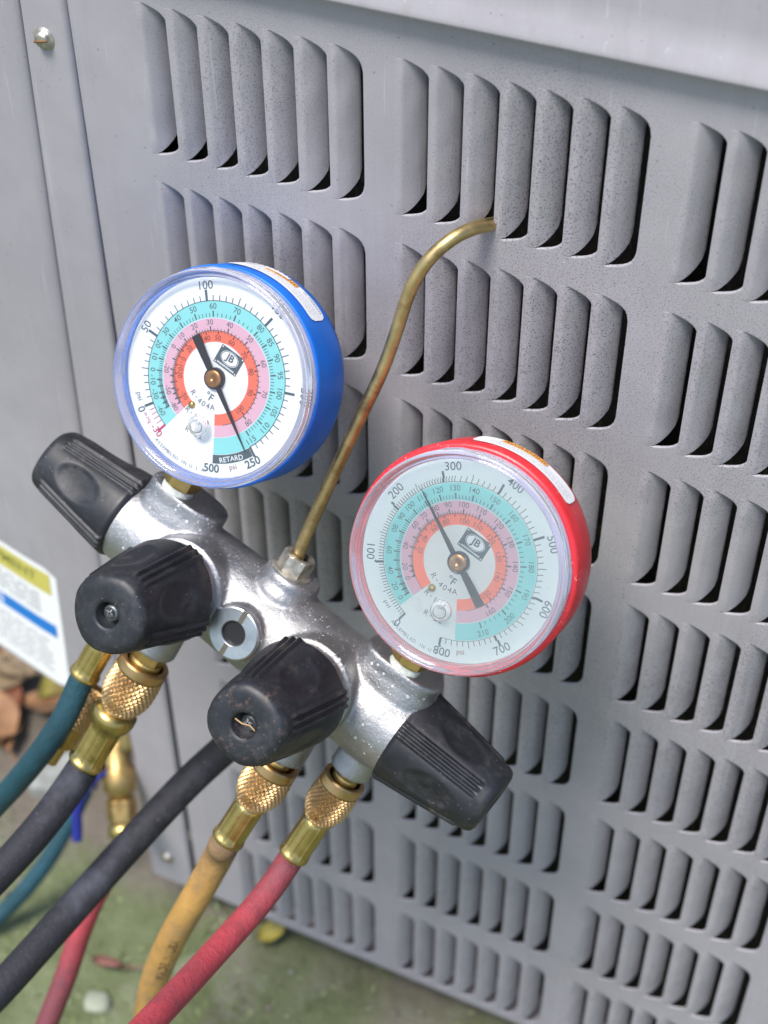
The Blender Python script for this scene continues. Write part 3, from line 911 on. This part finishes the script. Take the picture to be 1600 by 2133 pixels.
    ell(3.9, 2.6, Y - .03, 3, 0, .55); ell(3.72, 2.42, Y - .035, 0, 0, .55); ell(3.45, 2.2, Y - .04, 3, 0, .55)
    tv, tf = text('JB', 3.7, .03); g.add([(lx + x, Y - .05, lz + .55 + y) for x, y in tv], tf, mi=0)
    rr = random.Random(9)
    x = -3.9
    while x < 3.7:
        wd = rr.uniform(.25, .5); g.add([(lx + x, Y - .04, lz - 3.1), (lx + x + wd, Y - .04, lz - 3.1), (lx + x + wd, Y - .04, lz - 2.45), (lx + x, Y - .04, lz - 2.45)], [(0, 1, 2, 3)], mi=3); x += wd + .16
    for cx in (-4.6, 4.6):
        for cz in (-3.1, 3.1): ell(.28, .28, Y - .04, 3, cx, cz, 10)
    prm = [BLK, REDP, simple('print_teal_ink', (.02, .14, .16), .5), WHITE, ORTXT]
    prm = [BLK, REDP, BLK, WHITE, ORTXT]
    ob('dial_print', g.mesh('dial_print', prm, False), ge)
    # pointer and pivot
    ta, tl = (122.5, 28.6) if kind == 'blue' else (-61.5, 28.8)
    g = G()
    def ptr(pts, y0, y1):
        n = len(pts); g.add([(x, y0, z) for x, z in pts] + [(x, y1, z) for x, z in pts], [tuple(range(n)), tuple(range(2 * n - 1, n - 1, -1))] + [(i, (i + 1) % n, n + (i + 1) % n, n + i) for i in range(n)])
    d = Vector(pol(ta, 1)); q = Vector((-d.y, d.x))
    def P2(al, ac): v = d * al + q * ac; return (v.x, v.y)
    ptr([P2(3, -1.0), P2(tl, -.10), P2(tl, .10), P2(3, 1.0)], Y_D - 1.5, Y_D - 1.15)
    ptr([P2(-3, 1.15), P2(-17, 1.75), P2(-17, -1.75), P2(-3, -1.15)], Y_D - 1.5, Y_D - 1.15)
    hv, hf = lathe([(0, 30.3), (4.0, 30.3), (4.0, 32.1), (3.8, 32.3), (0, 32.3)], 48); g.add(hv, hf, M=FR)
    nd = ob('pointer', g.mesh('pointer', NEEDLE, False), ge)
    g = G(); g.add(*lathe([(3.25, 32.0), (3.2, 32.7), (2.9, 32.95), (.35, 32.95), (.2, 32.7), (0, 32.7)], 48)); o = ob('pivot_cap', g.mesh('pivot_cap', CAP), nd if False else ge); o.matrix_local = FR
    gx, gz = pol(-168, 14.1)
    g = G(); g.add(*lathe([(1.35, 30.4), (1.3, 31.1), (.7, 31.6), (0, 31.7)], 24)); o = ob('stop_pin', g.mesh('stop_pin', BRASS2), ge); o.matrix_local = TM(gx, 0, gz) @ FR
    # warning label round the case
    g = G(); RL = 41.45 if kind == 'blue' else 42.1
    AL0, AL1 = (-31, 27); y0l, y1l = -12.2, -24.2      # back edge, front edge
    def cylp(a, y, off): x, z = pol(a, RL + off); return (x, y, z)
    def cpatch(a0, a1, ya, yb, off, mi, rc=0, jag=None):
        n = max(2, int((a1 - a0) / 1.2)); vs = []; fs = []
        for i in range(n + 1):
            a = a0 + (a1 - a0) * i / n; c = 0
            dd = min(a - a0, a1 - a) * R(1) * RL
            if rc and dd < rc: c = rc - math.sqrt(max(0, rc * rc - (rc - dd) ** 2))
            ja = jag(a) if jag else 0
            vs += [cylp(a, ya - c - ja, off), cylp(a, yb + c, off)]
        for i in range(n): fs.append((2 * i, 2 * i + 1, 2 * i + 3, 2 * i + 2))
        g.add(vs, fs, mi=mi)
    cpatch(AL0, AL1, y0l, y1l, 0, 0, 3.0)
    lb = ob('warning_label', g.mesh('warning_label', LABELW, False), ge)
    g = G()
    rr = random.Random(4 + s)
    cpatch(-19 if kind == 'red' else -14, 5.5, y0l - .15, y0l - 4.2, .06, 1)
    ctext = lambda s_, size, a, y, off, mi, bold=0., sx=1.: (lambda tf_: g.add([cylp(a + (u * sx) / (RL * R(1)), y + v, off) for u, v in tf_[0]], tf_[1], mi=mi))(text(s_, size, bold))
    ctext('WARNING' if kind == 'red' else 'RNING', 3.9, -4.5 if kind == 'red' else -1.2, y0l - 2.2, .12, 2, .0, .85)
    if kind == 'red':
        g.add([cylp(-18.2, y0l - 2.8, .12), cylp(-14.6, y0l - 2.8, .12), cylp(-16.4, y0l - .5, .12)], [(0, 1, 2)], mi=2)
    else:
        ctext('W.X0089339', 2.3, 16.4, y0l - 1.7, .08, 3, 0, .85)
        # torn back layer showing bare paper
        cpatch(-27, -1, y0l + .5, y0l - 2.2, .22, 0, jag=lambda a: .7 * math.sin(a * 2.1) + .4 * math.sin(a * 5.3))
    cpatch(-26, 25.6, y0l - 4.4, y0l - 4.5, .07, 3)
    for row in range(4):
        a = -24 + rr.uniform(0, 1.5) + row * .4; yy = y0l - 5.5 - row * 1.35
        while a < 23 - row * .3:
            L = rr.uniform(.6, 2.4); cpatch(a, a + L, yy, yy - .20, .07, 3); a += L + rr.uniform(.35, .9)
    ob('label_print', g.mesh('label_print', [LABELW, ORANGE, simple('warning_ink', (.24, .07, .01), .5), LBLUE], False), ge)
    # threaded stem, hex and sealing tape
    g = G(); g.add(*lathe([(0, 24), (5.0, 24), (5.2, 29), (5.2, 36), (0, 36)], 32)); g.add(*hexprism(7.8, 28.2, 44, .8))
    st = ob('gauge_stem', g.mesh('gauge_stem', BRASS, False, True), man); st.matrix_local = TM(s * 56.6, -7, 0) @ rotZ(20)
    g = G(); g.add(*lathe([(6.3, 25.2), (6.5, 25.8), (6.1, 26.5), (6.3, 27.1), (5.5, 27.8)], 40, lambda r, z, a, j: r + .18 * math.sin(7 * a + j)))
    ob('sealing_tape', g.mesh('sealing_tape', TAPE), st)
    return ge
gauge(-1, 'blue'); gauge(1, 'red')

# ================================================================== HOSES
def knurl(r_fn, z0, z1, n=288, m_=84, N_=28, depth=.9):
    """diamond knurled barrel: pyramids between two families of helical grooves; z runs down"""
    vs = []; fs = []
    for j in range(m_ + 1):
        z = z0 + (z1 - z0) * j / m_
        f = j / m_; fade = min(1, f / .05, (1 - f) / .05)
        for i in range(n):
            a = 2 * PI * i / n; r = r_fn(f)
            k = N_ * a / (2 * PI); p = (z0 - z) / (2 * PI * r_fn(.4) / N_) * .84
            u = (k + p) % 1; v = (k - p) % 1
            h = min(1 - abs(2 * u - 1), 1 - abs(2 * v - 1))
            rr = r - depth * (1 - h * 1.25) * fade if h < .8 else r
            vs.append((rr * math.cos(a), rr * math.sin(a), z))
    for j in range(m_):
        for i in range(n):
            k = (i + 1) % n; fs.append((j * n + i, (j + 1) * n + i, (j + 1) * n + k, j * n + k))
    return vs, fs

def ferrule(top, L, r, flare, shoulder=None, nf=8):
    """crimped ferrule, runs down from z=top; eight pressed flats"""
    prof = []
    if shoulder: prof += [(3.5, top + .5), (r * .93, top), (shoulder, top - 1.5), (shoulder + .15, top - 4.5), (shoulder - .6, top - 7.5), (r, top - 10)]; s0 = 10
    else: prof += [(3.2, top + .3), (r * .80, top), (r * .94, top - 1.0), (r, top - 2.4)]; s0 = 2.4
    nseg = 8
    for i in range(1, nseg): prof.append((r, top - s0 - (L - s0 - 3.2) * i / nseg))
    prof += [(r + .05, top - L + 3.0), (flare - .2, top - L + 2.3), (flare, top - L + 1.4), (flare, top - L + .5), (flare - .5, top - L), (r * .86, top - L)]
    def fn(rr, z, a, j):
        if z < top - s0 + .2 and z > top - L + 2.6:
            k = (a * nf / (2 * PI)) % 1; kk = abs(2 * k - 1)
            return rr * (1 - .055 * (1 - kk ** 6)) + .12 * kk ** 20
        return rr
    return lathe(prof, 128, fn)

def hose(name, label, X, top, knurl_r, kz0, kz1, ferr_len, fr, fl, path, hr, hm, nut=True, shoulder=None, Yl=0., hexr=5.6, ms=None):
    root = empty(name, MW @ TM(X, Yl, top)); tag(root, label, 'hose')
    RI = (MW @ TM(X, Yl, top)).inverted()
    dz = -top
    if nut:
        g = G(); g.add(*hexprism(hexr, kz0 + 1.5 + dz, top + dz - 1.2, .6)); g.add(*lathe([(hexr * .72, top + dz), (hexr * .78, top + dz - 1.2)], 32))
        g.add(*lathe([(hexr * .9, kz0 + 1.6 + dz), (hexr * .95, kz0 + .6 + dz), (hexr * .82, kz0 + .1 + dz), (hexr * .95, kz0 - .5 + dz), (hexr * .9, kz0 - 4 + dz)], 32))
        o = ob('flare_fitting', g.mesh('flare_fitting', BRASS, False, True), root); o.rotation_euler = (0, 0, R(25))
        kr = knurl_r
        g = G(); band = 4.2
        g.add(*lathe([(kr * .72, kz0 - 5 + dz), (kr * .74, kz0 + dz - 1), (kr * .78, kz0 + dz), (kr * .95, kz0 + dz + .1), (kr, kz0 + dz - .5), (kr, kz0 + dz - band), (kr * .985, kz0 + dz - band - .3)], 96))
        rf = lambda f: kr * (1.0 + .05 * math.sin(PI * min(1, f * 1.25)) - .24 * max(0, (f - .58) / .42) ** 2)
        g.add(*knurl(rf, kz0 + dz - band - .3, kz1 + dz + .8))
        g.add(*lathe([(rf(1), kz1 + dz + .8), (rf(1) + .05, kz1 + dz + .3), (rf(1) - .6, kz1 + dz - .4), (fr * .7, kz1 + dz - .6)], 96))
        o = ob('knurled_coupler', g.mesh('knurled_coupler', BRONZE, False, False), root)
    g = G(); g.add(*ferrule(kz1 + dz - .4, ferr_len, fr, fl, shoulder)); ob('ferrule', g.mesh('ferrule', BRASS2, True, False), root)
    P = catmull(path, 12)
    Pl = [RI @ (Vector(p) * MM) for p in P]; Pl = [p / MM for p in Pl]
    zst = kz1 + dz - .4 - ferr_len
    Pl = [Vector((0, 0, zst + .4)), Vector((0, 0, zst - 1.5)), Vector((0, 0, zst - 4))] + [p for p in Pl if p.z < zst - 13 or (p - Pl[0]).length > 18]
    Pl = catmull(Pl, 3)
    # even spacing, then relax so the hose leaves the ferrule in one smooth bend
    Q = [Pl[0]]; acc = 0
    for a, b in zip(Pl, Pl[1:]):
        d = (b - a).length
        if d < 1e-6: continue
        while acc + d >= 2.0:
            f = (2.0 - acc) / d; a = a.lerp(b, f); Q.append(a.copy()); d = (b - a).length; acc = 0
        acc += d
    for _ in range(60):
        Q = Q[:3] + [Q[i] * .5 + (Q[i - 1] + Q[i + 1]) * .25 for i in range(3, len(Q) - 1)] + [Q[-1]]
    Pl = Q
    g = G(); g.add(*tube(Pl, hr, 32)); ob('hose_tube', g.mesh('hose_tube', hm), root)
    return root, Pl

red = [(113.1, -124.8, 315.7), (110.0, -130.6, 310.1), (106.7, -142.4, 306.0), (103.2, -164.9, 307.8), (102.8, -190.0, 317.3), (103.6, -217.5, 331.3), (104.5, -249.3, 346.9)]
red2 = [(-17.2, -174.6, 123.1), (-14.4, -157.8, 142.5), (-12.4, -139.4, 161.1), (-11.4, -125.2, 177.4), (-8.1, -112.6, 194.0), (0.5, -99.3, 214.8), (11.2, -85.9, 233.1), (25.4, -72.4, 254.4), (43.7, -55.3, 277.3)]
yellow = [(76.6, -117.4, 297.2), (74.4, -121.3, 291.4), (70.6, -127.8, 279.5), (64.1, -133.9, 261.9), (54.7, -138.9, 236.4), (46.3, -142.8, 208.5), (40.5, -146.1, 180.0), (37.8, -148.5, 159.8), (35.6, -152.4, 127.6)]
black = [(15.7, -124.6, 324.2), (13.7, -130.4, 319.5), (11.6, -142.7, 314.4), (7.1, -155.4, 307.0), (0.6, -167.4, 298.4), (-8.4, -183.2, 287.1)]
blk2 = [(66.1, -60.1, 313.8), (55.0, -67.9, 299.5), (39.7, -86.8, 282.3), (29.6, -113.1, 271.6), (21.3, -140.9, 263.1), (15.6, -170.2, 259.2), (10.4, -198.2, 256.4), (5.2, -218.3, 254.0)]
teal = [(7.0, -104.6, 352.1), (4.9, -108.7, 346.2), (-1.2, -115.6, 332.0), (-12.4, -122.4, 311.4), (-27.7, -125.4, 286.2), (-48.9, -130.7, 254.0)]
teal2 = [(-153.5, -77.2, 6.5), (-140.0, -58.0, 14.0), (-128.6, -44.8, 29.0), (-118.6, -29.0, 47.1), (-111.8, -13.8, 66.1), (-106.2, 0.7, 85.0)]

r1, _ = hose('charging_hose', 'red rubber hose with brass coupler under the right end of the manifold', 60.4, -26.5, 8.9, -31, -52.5, 20.5, 5.9, 6.5, red, 5.3, HR)
r2, ypath = hose('charging_hose', 'worn yellow rubber hose with brass coupler hanging under the dirty front knob', 34.4, -38.5, 9.7, -44, -66.5, 20.5, 6.4, 7.0, yellow, 6.4, HY)
r3, _ = hose('charging_hose', 'thick black rubber hose on the large bronze coupler and shouldered brass ferrule', -34.2, -38.5, 10.6, -47, -72, 30.5, 7.0, 8.0, black, 6.9, HB, shoulder=9.3, hexr=7.2)
r4, _ = hose('charging_hose', 'dark teal rubber hose with brass ferrule under the left knobs', -54.2, -26.5, 8.9, -31, -51.5, 19.0, 6.0, 6.6, teal, 5.3, HT)

def loose(name, label, pts, r, hm):
    P = catmull(pts, 10); c = P[0].copy(); root = empty(name, loc=c); tag(root, label, 'hose')
    g = G(); g.add(*tube([p - c for p in P], r, 32)); ob('hose_tube', g.mesh('hose_tube', hm), root); return root
loose('hose_loop', 'black rubber hose running from behind the dirty front knob to the lower left corner', blk2, 7.0, HB)
loose('hose_loop', 'short stretch of red hose passing under the crossing black hose at lower left', red2, 5.4, HR)
loose('hose_loop', 'far stretch of teal hose rising from the ground to the brass valve', teal2, 5.2, HT)

# print on the yellow hose
g = G()
def on_tube(path, r, s_, size, start, side, mi=0):
    T_, U_ = frames(path)
    L = [0]
    for a, b in zip(path, path[1:]): L.append(L[-1] + (b - a).length)
    tv, tf = text(s_, size, .02)
    vs = []
    for u, v in tv:
        d = start + u; k = 0
        while k < len(L) - 2 and L[k + 1] < d: k += 1
        f = (d - L[k]) / max(1e-6, L[k + 1] - L[k]); p = path[k].lerp(path[k + 1], f)
        t = T_[k]; n_ = (side - t * side.dot(t)).normalized(); b = t.cross(n_)
        ang = -v / r
        vs.append(tuple(p + n_ * ((r + .06) * math.cos(ang)) + b * ((r + .06) * math.sin(ang))))
    g.add(vs, tf)
camv = MR.inverted() @ (Vector(cam.matrix_world.translation) - OW).normalized()
sdv = (camv + Vector((.22, 0, .05))).normalized()
yrev = [Vector(p) for p in reversed(ypath)]; ylen = sum((b - a).length for a, b in zip(yrev, yrev[1:]))
on_tube(yrev, 6.4, 'MADE IN USA', 5.6, ylen - 92, sdv)
ob('hose_print', g.mesh('hose_print', simple('hose_ink', (.035, .02, .015), .7), False), r2)

# parked spare coupling behind the left fittings
pk = empty('hose_coupling', Matrix.Translation(Vector((-4.5, -97, 320)) * MM) @ MR.to_4x4() @ rotX(-8))
tag(pk, 'small knurled brass coupling tucked between the teal and thick black hoses', 'hose coupling')
g = G(); g.add(*lathe([(7.5, 9), (8, 8), (8, 6)], 64)); g.add(*knurl(lambda f: 8.0, 6, -8, 240, 50, 26, .7)); g.add(*lathe([(8, -8), (7, -9), (4, -9)], 48))
ob('knurled_coupler', g.mesh('knurled_coupler', BRONZE), pk)
g = G(); g.add(*hexprism(6.5, -20, -9, .8)); g.add(*lathe([(3.5, -20), (3.5, -30), (0, -30)], 24)); ob('flare_fitting', g.mesh('flare_fitting', BRASS, False, True), pk)

# service valve with blue lever
sv = empty('service_valve', loc=(-70, -8, 128)); tag(sv, 'brass service valve with blue lever low beside the cabinet corner', 'valve')
ax = Vector((16, -26, -38)).normalized()
MV = ax.to_track_quat('-Z', 'Y').to_matrix().to_4x4()
def vpart(name, vsfs, m_, M=None, smooth=True):
    g = G(); g.add(*vsfs); o = ob(name, g.mesh(name, m_, smooth, True), sv); o.matrix_local = MV @ (M if M is not None else Matrix.Identity(4)); return o
vpart('valve_body', lathe([(0, 26), (6, 26), (7.5, 20), (7.5, 8), (9.3, 6), (9.3, -6), (7, -8), (6.8, -12), (0, -12)], 40), VBRASS)
vpart('valve_hex', hexprism(8.6, -24, -11, .8), VBRASS, smooth=False)
vpart('valve_outlet', lathe([(0, -24), (7.2, -24), (8.6, -28), (8.8, -32), (7.2, -33.5), (5.0, -33), (4.4, -28), (0, -28)], 40), BRASS2)
lev = catmull([(-6, -3, 9), (-11, -10, 5), (-15, -17, -4), (-16, -22, -14), (-15, -26, -24), (-14, -29, -30)], 6)
g = G(); vs, fs = tube(lev, 3.0, 16); g.add(vs, fs); ob('lever', g.mesh('lever', BLUEH), sv)
g = G(); g.add(*tube(catmull([(4, 6, 22), (2, 14, 40), (-4, 22, 58), (-10, 50, 75), (-10, 120, 80)], 8), 4.0, 20)); ob('copper_pipe', g.mesh('copper_pipe', COPPER), sv)

# ================================================================== GROUND
g = G(); n = 60; S = 30000
xs_ = [-S, -6000, -1500] + [-600 + 25 * i for i in range(49)] + [1500, 6000, S]
ys_ = [-S, -6000, -1500] + [-600 + 25 * i for i in range(49)] + [1500, 6000, S]
from mathutils import noise as mn
vs = []; fs = []
for y in ys_:
    for x in xs_:
        h = 0
        if abs(x) < 620 and abs(y) < 620: h = 3.0 * mn.noise(Vector((x / 70, y / 70, 0))) + 1.5 * mn.noise(Vector((x / 24, y / 24, 3)))
        vs.append((x, y, h - 3))
wn = len(xs_)
for j in range(len(ys_) - 1):
    for i in range(wn - 1): fs.append((j * wn + i, j * wn + i + 1, (j + 1) * wn + i + 1, (j + 1) * wn + i))
g.add(vs, fs); gr = ob('ground', g.mesh('ground', GROUND)); tag(gr, kind='structure')

# grey broken slab left of the unit
def stone(cx, cy, cz, rx, ry, rz, m_, name, label, cat, seed=1, group=None):
    b = bmesh.new(); bmesh.ops.create_icosphere(b, subdivisions=3, radius=1)
    for v in b.verts:
        k = 1 + .22 * mn.noise(v.co * 1.7 + Vector((seed * 3.1, 0, 0)))
        v.co = Vector((v.co.x * rx, v.co.y * ry, v.co.z * rz)) * k * MM
    me = bpy.data.meshes.new(name); b.to_mesh(me); b.free(); me.materials.append(m_)
    me.polygons.foreach_set('use_smooth', [True] * len(me.polygons))
    o = ob(name, me, loc=(cx, cy, cz)); tag(o, label, cat, group); return o
CONC = simple('pale_concrete', (.27, .28, .26), .9, 0, .35, 60, .8, 200)
PALE = simple('pale_stone', (.27, .29, .22), .85, 0, .2, 60, .4, 300)
g = G()
pts = [(-38, -16), (-22, -30), (4, -26), (30, -20), (36, 4), (22, 24), (-6, 28), (-34, 18)]
pts = [(x * .62, y * .62) for x, y in pts]
vs = [(x, y, 0) for x, y in pts] + [(x * .97, y * .97, 12 + 2 * math.sin(x)) for x, y in pts]
g.add(vs, [tuple(reversed(range(8))), tuple(range(8, 16))] + [(i, (i + 1) % 8, 8 + (i + 1) % 8, 8 + i) for i in range(8)])
o = ob('concrete_chunk', g.mesh('concrete_chunk', CONC, False, True), loc=(-170, 52, -4)); tag(o, 'pale grey broken concrete chunk on the ground between the teal and black hoses', 'concrete')
stone(-60, -76, -1, 9, 7.5, 3.4, PALE, 'stone', 'small pale stone on the moss left of the yellow hose', 'stone', 2)

# fallen leaves
def leaf_mesh(L, W_, curl, seed):
    rr = random.Random(seed); nu, nv = 10, 6; vs = []; fs = []
    for i in range(nu + 1):
        u = i / nu; wd = W_ * math.sin(PI * min(1, u * .96 + .02)) ** .8 * (1 - .25 * u)
        for j in range(nv + 1):
            v = j / nv * 2 - 1
            vs.append((u * L - L / 2, v * wd / 2 * (1 + .1 * math.sin(9 * u + seed)), curl * (v * v) * 6 + curl * 8 * (u - .5) ** 2 + .8 * abs(v) + rr.uniform(-.4, .4)))
    for i in range(nu):
        for j in range(nv):
            a = i * (nv + 1) + j; fs.append((a, a + nv + 1, a + nv + 2, a + 1))
    return vs, fs
LM = [simple('leaf_tan', (.20, .145, .085), .7, 0, .5, 60, .4, 300), simple('leaf_orange', (.27, .14, .065), .7, 0, .4, 60, .4, 300),
      simple('leaf_rust', (.22, .070, .030), .65, 0, .4, 60, .4, 300), simple('leaf_yellow', (.36, .31, .07), .55, 0, .3, 60, .3, 300), simple('leaf_red', (.20, .085, .07), .6, 0, .3, 60, .3, 300)]
def leaf(x, y, rot, L, W_, mi, label, seed, tilt=(6, -5), z=5):
    g = G(); g.add(*leaf_mesh(L, W_, .55, seed)); g.add(*tube([Vector((L / 2 - 2, 0, 1)), Vector((L / 2 + 8, 1, 1.5)), Vector((L / 2 + 16, 3, 3))], .6, 6))
    o = ob('fallen_leaf', g.mesh('fallen_leaf', LM[mi], True), loc=(x, y, z)); o.rotation_euler = (R(tilt[0]), R(tilt[1]), R(rot))
    tag(o, label, 'leaf', 'fallen leaves on the ground'); return o
leaf(-262, 104, 20, 66, 40, 0, 'tan fallen leaf just below the rating label at the left edge', 1, z=9)
leaf(-205, 100, 200, 58, 34, 1, 'orange fallen leaf beside the upper teal hose, nearest the ferrule', 2, (14, 8), 10)
leaf(-238, 70, -35, 60, 38, 1, 'orange fallen leaf at the left edge above the teal hose', 3, (-8, 10), 11)
leaf(-212, 128, 75, 60, 30, 3, 'dull yellow fallen leaf under the corner of the rating label', 4, z=10)
leaf(-250, 52, 110, 46, 30, 2, 'rust brown fallen leaf lowest at the left edge above the teal hose', 5)
leaf(-66, -54, 10, 20, 8, 4, 'small reddish leaf lying on the moss above the pale stone', 6, z=3)
leaf(14, 6, 60, 20, 15, 3, 'small bright yellow leaf under the cabinet edge right of the red hose', 7, z=5)
# leaf litter and grit nobody could count
rl = random.Random(11); g = G()
for k in range(240):
    if k < 240: x, y = rl.uniform(-620, -225), rl.uniform(40, 520)
    else: x, y = rl.uniform(-420, 420), rl.uniform(-420, 60)
    big = k < 240
    L = rl.uniform(30, 60) if big else rl.uniform(3, 9)
    vs, fs = leaf_mesh(L, L * rl.uniform(.45, .7), .8 * L / 50, k)
    M_ = T(x, y, 2 + rl.uniform(0, 14 if big else 1)) @ rotZ(rl.uniform(0, 360)) @ rotX(rl.uniform(-25, 25)) @ rotY(rl.uniform(-20, 20))
    g.add(vs, fs, M=M_, mi=rl.choice([0, 1, 2, 2, 2, 0]))
o = ob('leaf_litter', g.mesh('leaf_litter', LM[:3], True)); tag(o, 'brown leaf litter scattered on the ground left of the unit', 'leaf litter', kind='stuff')
# moss tufts
g = G()
for k in range(9000):
    x, y = rl.uniform(-330, 330), rl.uniform(-330, 30)
    if mn.noise(Vector((x / 45, y / 45, 5))) < -.02: continue
    h = rl.uniform(-1.5, 1.2); a = rl.uniform(0, PI); dx, dy = math.cos(a) * 1.6, math.sin(a) * 1.6
    lx_, ly_ = rl.uniform(-4, 4), rl.uniform(-4, 4)
    g.add([(x - dx, y - dy, -3), (x + dx, y + dy, -3), (x + lx_, y + ly_, h - 1)], [(0, 1, 2)], mi=rl.choice([0, 0, 1]))
o = ob('moss', g.mesh('moss', [simple('moss_green', (.13, .17, .06), .9), simple('moss_pale', (.25, .29, .14), .9)], False)); tag(o, 'low green moss tufts on the ground below the hoses', 'moss', kind='stuff')
# crumbs of gravel
g = G()
for k in range(260):
    x, y = rl.uniform(-330, 330), rl.uniform(-330, 90); s_ = rl.uniform(.7, 2.2)
    v_, f_ = lathe([(0, -s_ * .4), (s_, 0), (s_ * .6, s_ * .6), (0, s_ * .75)], 6)
    g.add(v_, f_, M=T(x, y, -1), mi=rl.choice([0, 1, 1]))
o = ob('gravel', g.mesh('gravel', [CONC, simple('brown_grit', (.20, .17, .14), .9)], True)); tag(o, 'fine pale and brown grit scattered over the mossy ground', 'gravel', kind='stuff')
